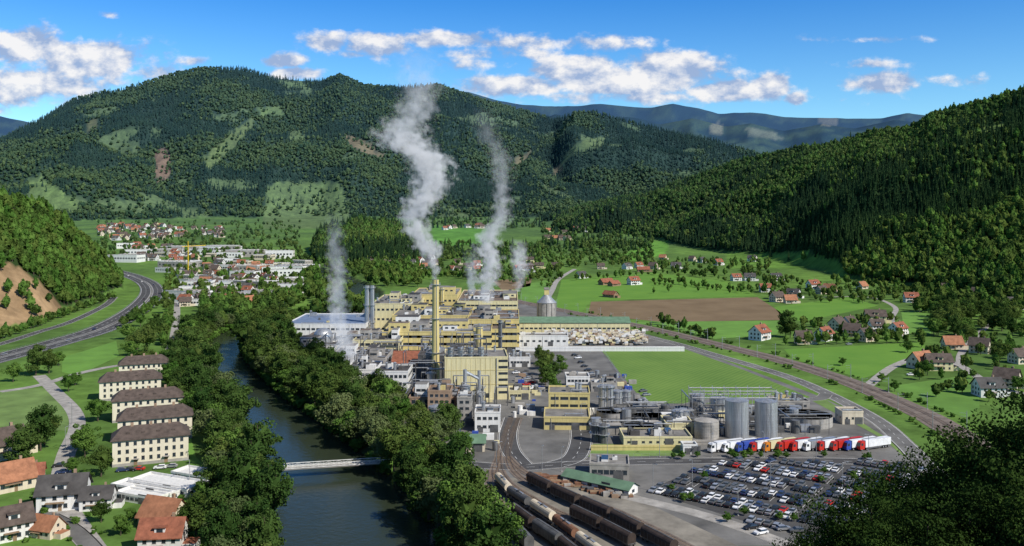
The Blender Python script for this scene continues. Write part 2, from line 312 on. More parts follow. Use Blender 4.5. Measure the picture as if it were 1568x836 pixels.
# ---------------- tree meshes ----------------
def tree_mesh(name,seed,H,Rr,nc,nl,ls,mleaf,core=.62,zc=.58,va=.42,lobk=.28,jit=.15,flat=.75,rcf=.27):
    r=np.random.RandomState(seed); b=MB()
    b.pipe((0,0,-.6),(0,0,H*.35),H*.022,'bark',7,H*.016); b.pipe((0,0,H*.35),(r.randn()*.3,r.randn()*.3,H*.8),H*.016,'bark',6,H*.004)
    d=r.randn(nc,3); d/=np.linalg.norm(d,axis=1)[:,None]; rad=r.uniform(.35,1,nc)**.6
    lob=1+lobk*np.sin(3*np.arctan2(d[:,1],d[:,0])+seed)+jit*r.randn(nc)
    C=np.stack([d[:,0]*Rr*.78*rad*lob,d[:,1]*Rr*.78*rad*lob,H*zc+d[:,2]*H*va*.84*rad*(1+jit*r.randn(nc))],1)
    for i in range(0,min(nc,12)):
        z0=H*r.uniform(.25,.5); b.pipe((0,0,z0),tuple(C[i]*np.array([.9,.9,1])),H*.008,'bark',5,H*.003)
    base=b.mesh(name)
    rc=Rr*rcf*r.uniform(.6,1.35,nc)
    N=nc*nl; dd=r.randn(N,3); dd/=np.linalg.norm(dd,axis=1)[:,None]
    ci=np.repeat(np.arange(nc),nl); P=C[ci]+dd*(rc[ci]*r.uniform(.5,1.12,N))[:,None]*np.array([1,1,flat])
    nrm=dd+.55*r.randn(N,3)+np.array([0,0,.35]); nrm/=np.linalg.norm(nrm,axis=1)[:,None]
    t=np.cross(nrm,r.randn(N,3)); t/=np.linalg.norm(t,axis=1)[:,None]; bt=np.cross(nrm,t)
    s=(ls*r.uniform(.55,1.3,N))[:,None]
    Q=np.stack([P-t*s*.5,P-bt*s*.42+nrm*s*.1,P+t*s*.55,P+bt*s*.42+nrm*s*.08],1).reshape(-1,3)
    faces=[list(p.vertices) for p in base.polygons]; V=np.array([v.co[:] for v in base.vertices]); bv=len(V)
    V=np.vstack([V,Q]); lf=(np.arange(N*4).reshape(-1,4)+bv)
    coreF=[]
    if core>0:
        bm=bmesh.new(); bmesh.ops.create_icosphere(bm,subdivisions=2,radius=1)
        o=len(V); cv=np.array([v.co[:] for v in bm.verts]); cv*=(1+.25*r.randn(len(cv)))[:,None]*core
        cv=cv*np.array([Rr,Rr,H*va])+np.array([0,0,H*zc]); V=np.vstack([V,cv]); coreF=[[o+v.index for v in f.verts] for f in bm.faces]; bm.free()
    me=bpy.data.meshes.new(name); allf=faces+lf.tolist()+coreF; me.from_pydata(V.tolist(),[],allf)
    me.materials.append(MATS['bark']); me.materials.append(MATS[mleaf]); me.polygons.foreach_set('material_index',[0]*len(faces)+[1]*(len(lf)+len(coreF))); me.update()
    bpy.data.meshes.remove(base); return me
def conifer_mesh(name,seed,H,Rr,tiers,n):
    r=np.random.RandomState(seed); b=MB(); b.pipe((0,0,-.6),(0,0,H*.9),H*.014,'bark',5,H*.004)
    for k in range(tiers):
        t=k/tiers; z=H*(.10+.86*t); rr=Rr*(1-t)**.85*(.85+.3*r.rand()); zt=min(H,z+H*.30*(1-.55*t)); vs=[]
        for i in range(n*2):
            a=math.pi*i/n+r.rand()*.25; q=rr*(1 if i%2 else .55)*(.8+.4*r.rand()); vs.append((q*math.cos(a),q*math.sin(a),z-(0 if i%2==0 else .07*H*(1-t))+r.randn()*.15))
        vs.append((0,0,zt)); b.add(vs,[(i,(i+1)%(2*n),2*n) for i in range(2*n)],'needle')
    return b.mesh(name)
NEAR=[tree_mesh('broadleaf_tree',11,18,7,40,125,.75,'leaf',core=.5,jit=.3,rcf=.30),tree_mesh('broadleaf_tree',12,21,6.8,44,125,.75,'leafdeep',core=.5,zc=.55,va=.45,jit=.3,rcf=.29),tree_mesh('willow_tree',13,15,7.4,40,125,.72,'leafwillow',core=.5,zc=.52,va=.46,jit=.3,rcf=.30),tree_mesh('broadleaf_tree',14,16,6,38,120,.72,'leafbright',core=.5,jit=.25,rcf=.3),tree_mesh('poplar_tree',15,24,4.6,44,110,.72,'leaf',core=.5,zc=.54,va=.46,jit=.22,rcf=.32)]
BUSH=tree_mesh('bush',16,4,2.6,18,60,.5,'leafbright',zc=.45,va=.5)
def mkcoll(n,lst):
    c=bpy.data.collections.new(n); scene.collection.children.link(c)
    for i,(nm,me,loc) in enumerate(lst):
        o=bpy.data.objects.new(nm,me); o.location=loc; c.objects.link(o)
    return c
MIDC=mkcoll('wood_trees',[('ash_tree',tree_mesh('ash_tree',23,18,5.2,30,20,1.5,'leafbright',core=.7,zc=.55,va=.45,jit=.2),G(1230,400)),
 ('beech_tree',tree_mesh('beech_tree',21,17,5.8,34,20,1.6,'leafforest',core=.72,jit=.2),G(1300,400)),
 ('beech_tree',tree_mesh('beech_tree',22,15,5.4,30,20,1.5,'leafforest',core=.72,jit=.2),G(1400,400)),
 ('larch_tree',conifer_mesh('larch_tree',25,20,3.9,7,7),G(1450,395)),
 ('spruce_tree',conifer_mesh('spruce_tree',24,24,4.2,8,7),G(1350,395))])
FARC=mkcoll('mountain_trees',[('beech_tree',tree_mesh('beech_far',31,18,7,12,7,3.8,'leafforest',core=.85),G(300,200)),
 ('beech_tree',tree_mesh('beech_far',32,16,7,12,7,3.6,'leafforest',core=.85),G(500,210)),
 ('spruce_tree',conifer_mesh('spruce_far',33,26,5.6,4,5),G(600,200)),
 ('spruce_tree',conifer_mesh('spruce_far',34,22,5.2,4,5),G(700,210))])
def scatter(name,pts,scl,idx,collc):
    n=len(pts); me=bpy.data.meshes.new(name); me.vertices.add(n); me.vertices.foreach_set('co',np.asarray(pts,np.float32).ravel())
    r=np.random.RandomState(n)
    a=me.attributes.new('rot','FLOAT_VECTOR','POINT'); rv=np.zeros((n,3),np.float32); rv[:,2]=r.rand(n)*6.28; a.data.foreach_set('vector',rv.ravel())
    a=me.attributes.new('scl','FLOAT_VECTOR','POINT'); sv=np.repeat(np.asarray(scl,np.float32)[:,None],3,1); sv[:,2]*=r.uniform(.85,1.25,n); a.data.foreach_set('vector',sv.ravel())
    a=me.attributes.new('idx','INT','POINT'); a.data.foreach_set('value',np.asarray(idx,np.int32))
    o=inst(name,me,(0,0,0)); ng=bpy.data.node_groups.new(name,'GeometryNodeTree')
    ng.interface.new_socket('Geometry',in_out='INPUT',socket_type='NodeSocketGeometry'); ng.interface.new_socket('Geometry',in_out='OUTPUT',socket_type='NodeSocketGeometry')
    gi=ng.nodes.new('NodeGroupInput');go=ng.nodes.new('NodeGroupOutput'); ip=ng.nodes.new('GeometryNodeInstanceOnPoints'); ci=ng.nodes.new('GeometryNodeCollectionInfo')
    ci.inputs['Collection'].default_value=collc; ci.inputs['Separate Children'].default_value=True; ci.inputs['Reset Children'].default_value=True
    def na(nm,t):
        q=ng.nodes.new('GeometryNodeInputNamedAttribute'); q.data_type=t; q.inputs['Name'].default_value=nm; return q.outputs['Attribute']
    er=ng.nodes.new('FunctionNodeEulerToRotation'); L=ng.links.new
    L(gi.outputs[0],ip.inputs['Points']); L(ci.outputs[0],ip.inputs['Instance']); ip.inputs['Pick Instance'].default_value=True
    L(na('idx','INT'),ip.inputs['Instance Index']); L(na('rot','FLOAT_VECTOR'),er.inputs[0]); L(er.outputs[0],ip.inputs['Rotation']); L(na('scl','FLOAT_VECTOR'),ip.inputs['Scale']); L(ip.outputs[0],go.inputs[0])
    md=o.modifiers.new('gn','NODES'); md.node_group=ng; return o
def forest(name,xr,yr,sp,ids,pxr,collc,nidx,conif,ncon,seed,smin=.75,smax=1.25,tmax=1.06):
    r=np.random.RandomState(seed)
    X,Y=np.meshgrid(np.arange(*xr,sp),np.arange(*yr,sp)); X=X+r.uniform(-.5,.5,X.shape)*sp; Y=Y+r.uniform(-.5,.5,Y.shape)*sp; X=X.ravel();Y=Y.ravel()
    px=CX+FO*X/Y; k=(px>pxr[0])&(px<pxr[1]); X=X[k];Y=Y[k]
    h,ti,t=HT(X,Y); k=np.isin(ti,ids)&(h-floorh(Y)>2.5)&(t<tmax); X,Y,h,ti=X[k],Y[k],h[k],ti[k]
    px=CX+FO*X/Y; py=HY+FO*(CH-h)/Y
    keep=np.ones(len(X),bool)
    for poly,c,pr in CLEAR:
        ins=inpoly(px,py,poly); keep&=~(ins&(r.rand(len(X))<pr))
    keep&=~(natclear(X,Y)&((ti==2)|(ti==3))&(r.rand(len(X))<.8))
    X,Y,h=X[keep],Y[keep],h[keep]; n=len(X)
    cn=fbm(X/300+20,Y/220,4); isC=(cn+r.uniform(-.12,.12,n))>conif
    idx=np.where(isC,nidx-ncon+r.randint(0,ncon,n),r.randint(0,nidx-ncon,n))
    s=r.uniform(smin,smax,n)
    scatter(name,np.stack([X,Y,h-.3],1),s,idx,collc); print(name,n)
forest('hillside_forest',(-300,2600),(600,3300),7.8,[5],(780,1800),MIDC,5,.54,2,1,.6,1.15,1.03)
forest('valley_side_forest',(-1100,-380),(500,1300),6.5,[6],(-200,260),MIDC,3,9,1,2,.5,.95,1.1)
forest('knoll_forest',(-500,-60),(1400,2000),7.5,[4],(430,700),MIDC,5,.5,2,3,.7,1.1,1.1)
forest('mountain_forest',(-4500,3000),(2900,5400),11.5,[2,3],(-120,1250),FARC,4,.48,2,4,.55,1.15,1.03)
# ---------------- flat surfaces ----------------
sheet('factory_yard',[(450,508),(560,470),(800,462),(900,488),(1010,517),(1110,552),(1250,605),(1340,645),(1420,705),(1420,760),(1380,836),(800,836),(745,740),(650,680),(580,612),(500,560)],.03,'asphaltlight')
sheet('rail_yard_gravel',[(725,725),(905,745),(1000,775),(1130,836),(1180,870),(800,885),(740,836),(715,770)],.05,'gravel')
LOT=[(990,752),(1088,709),(1386,706),(1402,735),(1350,835),(1165,806)]
sheet('parking_asphalt',LOT,.06,'asphalt')
sheet('meadow',[(922,538),(1050,535),(1140,567),(1240,608),(1235,618),(1000,618),(975,602)],.06,'mown')
sheet('ploughed_field',[(905,462),(1160,455),(1195,478),(1200,490),(1015,493),(900,482)],.05,'plough')
sheet('green_field',[(860,428),(1000,418),(1110,430),(1160,453),(905,460),(890,478),(850,470)],.04,'mown2')
sheet('green_field',[(955,493),(1200,491),(1190,512),(1095,519),(1010,500)],.05,'meadow2')
sheet('green_field',[(1200,535),(1415,524),(1418,548),(1320,580),(1215,550)],.05,'mown2')
sheet('green_field',[(1360,592),(1498,572),(1500,625),(1480,640),(1395,612)],.05,'meadow')
sheet('green_field',[(1185,470),(1300,455),(1345,468),(1230,492),(1200,488)],.05,'mown2')
sheet('green_field',[(1380,478),(1435,472),(1425,512),(1385,510)],.05,'meadow2')
sheet('green_field',[(800,436),(840,428),(845,440),(830,462),(795,462)],.05,'meadow2')
sheet('ploughed_field',[(755,430),(815,424),(812,438),(770,446)],.05,'plough')
sheet('lawn',[(-30,597),(85,594),(106,625),(104,660),(-30,652)],.05,'meadow3')
sheet('lawn',[(95,548),(178,522),(182,545),(120,575),(95,570)],.05,'meadow2')
sheet('lawn',[(888,680),(1045,680),(1050,698),(885,700)],.07,'meadow3')
sheet('lawn',[(275,600),(300,700),(340,740),(315,770),(200,790),(290,715)],.05,'meadow2')
sheet('lawn',[(1240,612),(1262,610),(1340,660),(1392,690),(1385,700),(1352,672)],.07,'meadow3')
rail=[GF(*p) for p in [(770,455),(800,463),(900,483),(1000,504),(1100,528),(1200,553),(1300,585),(1400,628),(1450,655),(1520,700),(1600,760)]]; RAIL=cat(rail,8)
b=MB(); ribbon(b,RAIL,15,.10,'ballast')
for o in(-5,-3.5,1.2,2.7): ribbon(b,RAIL,.16,.28,'rail',o)
for o in(-4.25,1.95): ribbon(b,RAIL,2.6,.16,'roofbrown',o)
b.obj('railway_line')
b=MB(); b.pipe((0,0,0),(0,0,8),.14,'steel',6); b.pipe((0,0,7),(3,0,7.3),.06,'steel',4); b.pipe((0,0,5.8),(3,0,5.8),.05,'steel',4); b.box(-.4,.4,-.4,.4,-.2,.3,'concrete'); mast=b.mesh('catenary_mast')
for i,(x,y,a) in enumerate(along(RAIL,38)):
    for sg in(-1,1): inst('catenary_mast',mast,(x-math.sin(a)*7*sg,y+math.cos(a)*7*sg,0),a-math.pi/2*sg)
def road(name,pix,w,m='asphalt',z=.09,mark=True,n=8):
    P=cat([GF(*p) for p in pix],n); b=MB(); ribbon(b,P,w,z,m)
    if mark:
        ribbon(b,P,.18,z+.02,'paint',w/2-.4); ribbon(b,P,.18,z+.02,'paint',-w/2+.4); ribbon(b,P,.15,z+.02,'paint',0,(3,4))
    ribbon(b,P,.35,z-.02,'concrete',w/2+.15); ribbon(b,P,.35,z-.02,'concrete',-w/2-.15)
    b.obj(name); return P
MW=cat([GF(*p) for p in [(-120,580),(0,548),(90,524),(160,502),(210,474),(232,450),(226,434),(200,422),(170,414)]],8); b=MB()
ribbon(b,MW,25,.08,'asphaltlight')
for s in(-1,1):
    ribbon(b,MW,10.5,.12,'asphalt',s*6.2)
    for o in(1.3,11.2): ribbon(b,MW,.3,.16,'paint',s*o)
    ribbon(b,MW,.25,.16,'paint',s*6.2,(6,9))
    for x,y,a in along(MW,5): b.pipe((x-math.sin(a)*s*12.2,y+math.cos(a)*s*12.2,0),(x-math.sin(a)*s*12.2,y+math.cos(a)*s*12.2,.9),.08,'steel',4)
ribbon(b,MW,.5,.9,'concrete',0); ribbon(b,MW,.3,.85,'steel',12.2); ribbon(b,MW,.3,.85,'steel',-12.2)
b.obj('motorway')
road('country_road',[(-60,540),(0,527),(60,508),(110,492),(160,468),(175,455)],7)
road('access_road',[(930,505),(1010,520),(1100,545),(1200,575),(1265,602),(1340,642),(1385,680),(1420,715),(1480,760)],8,'asphaltlight')
road('access_road',[(720,712),(800,716),(860,712),(1000,707),(1200,706),(1330,708),(1440,722)],8,'asphalt',.12)
road('access_road',[(860,730),(960,760),(1080,790),(1200,832),(1280,870)],5,'concrete',.08,False)
road('access_road',[(785,640),(778,665),(782,690),(800,712)],8,'asphalt',.14)
road('access_road',[(885,640),(890,670),(880,700),(850,712)],9,'asphalt',.13)
road('access_road',[(900,615),(1000,630),(1100,612),(1240,612),(1265,604)],6,'asphaltlight',.13,False)
road('village_road',[(60,575),(85,600),(112,628),(118,655),(100,700),(95,760),(150,850)],6,'concrete',.09,False)
road('village_road',[(0,600),(60,590),(120,572),(180,560),(240,555),(262,530),(270,490),(278,450),(320,430)],5,'concrete',.10,False)
road('village_road',[(1330,590),(1370,560),(1420,545),(1470,560),(1520,590),(1600,610)],5,'concrete',.09,False)
road('village_road',[(1380,515),(1365,490),(1370,470),(1330,455),(1260,455)],4,'concrete',.09,False)
road('village_road',[(835,462),(845,445),(855,428),(880,412)],6,'concrete',.10,False)
road('village_road',[(1470,560),(1480,530),(1540,480),(1600,470)],4,'concrete',.10,False)
road('village_road',[(0,780),(60,785),(110,810),(150,850)],5,'asphaltlight',.11,False)
tracks=[[(783,640),(772,670),(764,700),(775,735),(830,772),(900,805),(985,850)],[(795,640),(783,670),(778,700),(795,730),(860,766),(930,797),(1030,850)],[(764,700),(757,730),(785,765),(835,797),(905,850)],[(758,725),(765,770),(800,802),(850,836),(880,860)],[(778,700),(805,724),(880,758),(960,790),(1080,850)],[(752,720),(752,770),(775,805),(815,850)]]
TR=[]
for t in tracks:
    P=cat([GF(*p) for p in t],8); TR.append(P); b=MB(); z=.10+.012*len(TR); ribbon(b,P,3.4,z,'ballast'); ribbon(b,P,.16,.32,'rail',.75); ribbon(b,P,.16,.32,'rail',-.75)
    for x,y,a in along(P,1.2):
        c,s=math.cos(a),math.sin(a); q=[(x+c*.13-s*o,y+s*.13+c*o,.21+.005*len(TR)) for o in(-1.3,1.3)]+[(x-c*.13-s*o,y-s*.13+c*o,.21+.005*len(TR)) for o in(1.3,-1.3)]; b.add(q,[(0,1,2,3)],'wood')
    b.obj('railway_siding')
# ---------------- buildings ----------------
def windows(b,x0,x1,z0,z1,y,nx,nz,ww,wh,side=0,X=0,m='glass'):
    for i in range(nx):
        for j in range(nz):
            cx=x0+(i+.5)*(x1-x0)/nx; cz=z0+(j+.5)*(z1-z0)/nz
            if side==0:
                b.box(cx-ww/2-.1,cx+ww/2+.1,y-.06,y,cz-wh/2-.12,cz-wh/2,'concrete'); b.box(cx-ww/2,cx+ww/2,y-.04,y,cz-wh/2,cz+wh/2,m)
            else: b.box(X if side>0 else X-.04,X+.04 if side>0 else X,cx-ww/2,cx+ww/2,cz-wh/2,cz+wh/2,m)
def building(name,px0,px1,yb,yt,depth,wall='yellow',roof='roofgrey',win=None,rot=0,clut=0,w=None,style='flat',seed=None,band=False,rise=4,pent=0):
    X0,Y0=GF(px0,yb); X1,_=GF(px1,yb); W=w or (X1-X0); H=(yb-yt)*Y0/FO
    r=random.Random(seed if seed is not None else int(px0*31+yb)); b=MB()
    if style=='flat':
        b.box(0,W,0,depth,-.3,H,wall,roof)
        for a in((-.1,W+.1,-.1,.3),(-.1,W+.1,depth-.3,depth+.1)): b.box(a[0],a[1],a[2],a[3],H+.003,H+.7,wall if not band else 'white')
        for a in((-.1,.3),(W-.3,W+.1)): b.box(a[0],a[1],.302,depth-.302,H+.003,H+.7,wall if not band else 'white')
        for q in range(pent):
            pw=r.uniform(.12,.3)*W; pd=r.uniform(.15,.35)*depth; x=r.uniform(1,W-pw-1); y=r.uniform(3,depth-pd-1); ph=r.uniform(2.5,6)+q*.013; wl=r.choice([wall,wall,'concrete','white'])
            b.box(x,x+pw,y,y+pd,H+.01,H+ph,wl,r.choice(['roofgrey','roofdark','roofbrown'])); windows(b,x+.5,x+pw-.5,H+.8,H+ph-.4,y,max(2,int(pw/4)),1,2,1.1)
    else:
        b.box(0,W,0,depth,-.3,H,wall); b.gable(0,W,0,depth,H,H+rise,roof,wall,.6,depth*.45 if style=='hip' else 0)
    if win:
        nx,nz,ww,wh=win; windows(b,.6,W-.6,.6,H-.3,0,nx,nz,ww,wh); nd=max(1,int(depth/(W/nx)))
        windows(b,.6,depth-.6,.6,H-.3,0,nd,nz,ww,wh,1,W); windows(b,.6,depth-.6,.6,H-.3,0,nd,nz,ww,wh,-1,0)
        b.box(W*.12,W*.12+2.2,-.08,0,-.2,2.4,'steeldark'); b.box(W*.6,W*.6+3.4,-.09,0,-.2,3.2,'steeldark')
        for q in range(int(W/14)): b.pipe((q*14+3,-.14,0),(q*14+3,-.14,H),.1,'steel',5)
    for i in range(clut):
        x=r.uniform(1,W-5);y=r.uniform(1,max(1.5,depth-5));t=r.random();s=r.uniform(1,3.0); m=r.choice(['steel','concrete','white','roofdark','yellow','steeldark','roofgrey'])
        if t<.45: b.box(x,x+s*r.uniform(.8,2),y,y+s*1.2,H+.01,H+s*.9,m); b.box(x+.2,x+s*.6,y+.2,y+s*.8,H+s*.9,H+s*1.15,'steeldark')
        elif t<.75: b.cyl(x+1,y+1,H+.01,H+s*1.3,s*.28,s*.28,'steel',10); b.cyl(x+1,y+1,H+s*1.3,H+s*1.5,s*.42,s*.1,'steel',10)
        elif t<.9:
            L=r.uniform(6,min(20,W*.6)+6); x=max(.5,min(x,W-L-.5)); b.pipe((x,y,H+1),(min(x+L,W),y,H+1),.35,'steel',7); b.pipe((x,y,H),(x,y,H+1),.3,'steel',6)
        else:
            L=min(depth*.5,14); y=min(y,depth-L); b.box(x,x+2.4,y,y+L,H+.01,H+.8,'white','glass')
    return b.obj(name,(X0,Y0,0),rot),H
B=building
rd_=math.radians
B('factory_hall',795,965,512,494,22,'paleyellow','greenroof',(24,1,2.5,1.2),style='gable',rise=3)
B('factory_hall',630,700,500,452,60,'yellow','roofgrey',(10,3,2,1.5),clut=20,pent=3)
B('factory_hall',700,793,505,462,95,'paleyellow','roofbrown',(14,4,3,1.3),clut=34,pent=3)
B('factory_hall',437,560,524,497,62,'white','bluepanel',(16,2,2.6,1.4),clut=8,band=True)
B('factory_hall',568,640,512,466,70,'paleyellow','roofgrey',(10,3,2,1.5),clut=34,pent=4)
B('factory_hall',600,720,525,484,55,'yellow','roofgrey',(14,3,3,1.2),clut=44,pent=6)
B('factory_hall',715,795,532,490,60,'yellow','roofbrown',(10,3,5,1.3),clut=22,pent=4)
B('paper_machine_hall',585,752,545,509,52,'yellow','roofgrey',(12,3,8,1.5),clut=46,pent=7)
B('paper_machine_hall',752,792,540,505,50,'yellow','roofbrown',(5,3,4,1.6),clut=10,pent=2)
B('factory_hall',540,612,552,522,45,'paleyellow','roofgrey',(8,3,3,1.6),clut=26,pent=4)
B('factory_hall',446,545,556,531,40,'white','roofdark',(12,2,2,1.2),clut=36,pent=6)
B('factory_hall',500,590,574,550,32,'concrete','roofdark',(10,2,2,1.2),clut=34,pent=5)
B('workshop',600,652,572,556,24,'brick','tile_red',(6,1,1.5,1.5),style='gable',rise=5)
B('factory_office',574,625,606,570,20,'white','roofdark',(7,3,1.6,1.5),clut=5,band=True)
B('factory_office',528,575,592,567,26,'white','roofdark',(6,2,2,1.4),clut=9,band=True,pent=1)
B('factory_hall',640,690,585,545,24,'steeldark','roofdark',(3,3,2,1.2),clut=12,pent=1)
B('factory_annex',780,812,562,548,14,'white','roofgrey',(6,1,1.6,1.2),clut=6,pent=1)
B('factory_annex',779,812,612,600,12,'paleyellow','roofgrey',(5,1,1.6,1.2),clut=5)
B('factory_annex',905,945,600,588,12,'concrete','roofgrey',(5,1,1.6,1.2),clut=6,pent=1)
pb,PH=B('power_house',681,778,613,549,26,'paleyellow','roofgrey',None,clut=10,rot=rd_(4))
b=MB()
for k in range(6): b.box(26.5,31,-.08,-.02,3+k*3.1,4.2+k*3.1,'glass')
for k in range(5): b.box(4+k*4,6+k*4,-.08,-.02,1,3.2,'glass')
for k in range(11): b.box(k*2.4+.8,k*2.4+.9,-.1,-.02,3.8,PH-.2,'yellow')
for z in(7.5,14.5): b.box(0,34,-.12,-.02,z,z+.2,'yellow')
b.pipe((25.5,-.3,0),(25.5,-.3,PH),.18,'steel',6)
o=b.obj('window_strip',(0,0,0)); o.parent=pb
b=MB()
for i in range(7):
    for j in range(3): b.pipe((1+i*3.3,2+j*4,0),(1+i*3.3,2+j*4,6),.15,'steeldark',4)
for k in(2,4,6):
    for j in range(3): b.pipe((1,2+j*4,k),(20.8,2+j*4,k),.13,'steeldark',4)
    for i in range(7): b.pipe((1+i*3.3,2,k),(1+i*3.3,10,k),.13,'steeldark',4)
for i in range(4): b.cyl(3+i*5,6,0,4.5,1.6,1.6,'steel',12)
o=b.obj('roof_steelwork',(0,0,PH)); o.parent=pb
B('boiler_house',626,700,645,610,22,'brick','roofdark',(7,4,1.6,1.6),clut=20,pent=4)
B('boiler_house',655,690,650,600,12,'brick','roofbrown',(4,5,1.4,1.2),clut=5)
B('boiler_house',700,722,652,610,12,'concrete','roofdark',(2,4,1.6,1.2),clut=3)
B('factory_annex',727,766,662,633,14,'white','roofgrey',(4,2,1.6,1.2),clut=5,band=True)
B('pump_shed',700,742,692,678,10,'cream','greenroof',(4,1,1,1),style='gable',rise=2)
B('pump_shed',566,625,635,615,14,'cream','roofdark',(5,1,1.5,1.5),style='gable',rise=4)
def stack(name,px,yb,yt,r,m='yellow',r2=None,cone=False,rings=3):
    X,Y=GF(px,yb); H=(yb-yt)*Y/FO; b=MB(); r2=r2 or r
    b.cyl(0,0,-.3,H,r,r2,m,20,'steeldark')
    for k in range(rings):
        z=H*(k+1)/(rings+.15); q=r+(r2-r)*z/H; e=.9 if r<2.2 else .35; b.cyl(0,0,z,z+.25,q+e,q+e,'steel',20)
        for i in range(12):
            a=i*math.pi/6; b.pipe(((q+e-.05)*math.cos(a),(q+e-.05)*math.sin(a),z+.25),((q+e-.05)*math.cos(a),(q+e-.05)*math.sin(a),z+1.3),.05,'steel',4)
    b.pipe((r+.25,0,0),(r2+.25,0,H),.12,'steel',4)
    if cone: b.cyl(0,0,H,H+r*.3,r2*1.02,.2,m,20)
    return b.obj(name,(X,Y,0),-1.2)
stack('factory_chimney',667,592,428,2.1,'yellow',1.7)
stack('storage_tank',660,588,540,2.8,'steeldark')
stack('steel_stack',562,520,437,1.7,'steel'); stack('steel_stack',570,520,437,1.5,'steel')
stack('steel_stack',677,500,440,1.5,'yellow'); stack('steel_stack',766,560,490,1.2,'steeldark')
stack('steel_stack',734,545,500,2.2,'yellow')
for px,yb,yt,r in[(712,630,590,2.4),(735,615,592,2),(668,660,622,3.2),(923,624,590,2.1),(932,624,590,2.1),(945,618,598,2.4),(958,614,598,2.4),(912,676,648,1.8),(924,678,650,1.8),(660,600,570,2),(545,600,560,1.6)]: stack('steel_silo',px,yb,yt,r,'steel' if r>1.9 else 'steeldark',cone=True,rings=2)
b=MB(); X,Y=GF(712,628); b.pipe((0,0,10),(0,0,19),.9,'steel',10); b.pipe((6.5,3,8),(6.5,3,18),.8,'steel',10); b.pipe((0,0,18),(6.5,3,14),.7,'steel',8); b.pipe((0,0,12),(-6,2,9),.8,'steel',8); b.cyl(6.5,3,-.2,8,1.6,1.6,'steel',12); b.obj('cyclone_duct',(X,Y,0))
b=MB(); X,Y=GF(495,548); b.cyl(0,0,0,14,6,6,'steel',24)
for k in range(5):
    a0=k*math.pi/10;a1=(k+1)*math.pi/10; b.cyl(0,0,14+5*math.sin(a0),14+5*math.sin(a1),6*math.cos(a0),max(6*math.cos(a1),.02),'steel',24)
b.obj('domed_tank',(X,Y,0))
X,Y=GF(837,490); b=MB(); b.cyl(0,0,0,15,8,8,'concrete',24); b.cyl(0,0,15,21.5,8.4,2,'steel',24); b.box(-2,2,-2,2,21.5,26,'yellow'); b.gable(-2,2,-2,2,26,27.5,'roofgrey','yellow',.3)
for i in range(12): a=i*math.pi/6; b.pipe((8.1*math.cos(a),8.1*math.sin(a),0),(8.1*math.cos(a),8.1*math.sin(a),15),.25,'steeldark',4)
b.obj('chip_silo',(X,Y,0))
b=MB(); r=random.Random(3)
for i in range(1100):
    px=r.uniform(835,990);py=r.uniform(514,529)
    if (px-835)/155*8>py-512 and r.random()<.2: continue
    X,Y=GF(px,py); s=1.3; z=r.choice([0,1.3,1.3,2.6,2.6,3.9]); b.box(X-s,X+s,Y-s*.8,Y+s*.8,z+.1,z+1.35,r.choice(['white','cream','cream','white','brick','paleyellow','concrete']))
b.obj('paper_bale_stack')
b=MB(); r=random.Random(8)
for i in range(90):
    px=r.uniform(815,960);py=729+(px-815)*.2+r.uniform(-3,8); X,Y=GF(px,py)
    if r.random()<.6:
        a=r.uniform(-.3,.3)
        for q in range(4): b.pipe((X-2.5,Y+q*.5,.4+.3*(q%2)),(X+2.5,Y+q*.5+a,.4+.3*(q%2)),.25,r.choice(['rust','wood']),5)
    else: b.box(X-1,X+1.2,Y-.8,Y+.8,.06,r.uniform(.7,1.6),r.choice(['rust','concrete','steeldark','brick']))
b.obj('scrap_and_timber_pile')
b=MB(); r=random.Random(12)
for i in range(110):
    px,py=r.choice([(r.uniform(782,830),r.uniform(548,640)),(r.uniform(905,965),r.uniform(575,600)),(r.uniform(640,760),r.uniform(615,690)),(r.uniform(450,560),r.uniform(545,580))])
    X,Y=GF(px,py); s=r.uniform(.8,2.6); k=r.random()
    if k<.6: b.box(X,X+s*1.8,Y,Y+s,.04,s*.9,r.choice(['steel','concrete','white','steeldark','paleyellow','brick','blue']))
    else: b.cyl(X,Y,.04,s*1.5,s*.45,s*.45,r.choice(['steel','steeldark','white']),12)
b.obj('yard_equipment')
B('loading_platform',795,1048,538,533,3,'white','concrete')
B('loading_shed',793,870,530,515,14,'white','roofgrey',(8,1,2,1.2),clut=4)
B('gatehouse',867,903,597,578,12,'white','roofgrey',(6,2,1.5,1.2),band=True,clut=2)
B('administration_building',833,903,658,640,18,'yellow','roofgrey',(8,1,2.8,1.2),clut=1,rot=rd_(-3))
B('administration_building',840,903,640,603,16,'yellow','roofgrey',(4,3,3.6,1.3),clut=4,rot=rd_(-3))
def tank(px,yb,yt,r,m='steel',top=None,name='storage_tank',rings=6):
    X,Y=GF(px,yb); Y+=r; H=(yb-yt)*Y/FO; b=MB(); b.cyl(0,0,-.2,H,r,r,m,36,top or m)
    for k in range(rings): b.cyl(0,0,H*(k+1)/rings-.12,H*(k+1)/rings,r+.07,r+.07,m,36,top or m)
    if not top: b.cyl(0,0,H+.01,H+r*.18,r*.99,.3,m,36)
    for i in range(18):
        a=i*math.pi/9; b.pipe((r*.98*math.cos(a),r*.98*math.sin(a),H),(r*.98*math.cos(a),r*.98*math.sin(a),H+1.1),.05,'steel',4)
    for i in range(int(H*2)): b.box(r*.2,r*.2+.6,-r-.25,-r-.2,i*.5,i*.5+.08,'steel')
    for q in(r*.2,r*.2+.6): b.pipe((q,-r-.22,0),(q,-r-.22,H+1),.05,'steel',4)
    if top:
        b.box(-r,r,-.5,.5,H+.05,H+.25,'steel')
        for s in(-.5,.5): b.pipe((-r,s,H+1.1),(r,s,H+1.1),.05,'steel',4)
        b.cyl(0,0,H+.26,H+1.6,.8,.8,'steeldark',10)
    b.obj(name,(X,Y,0))
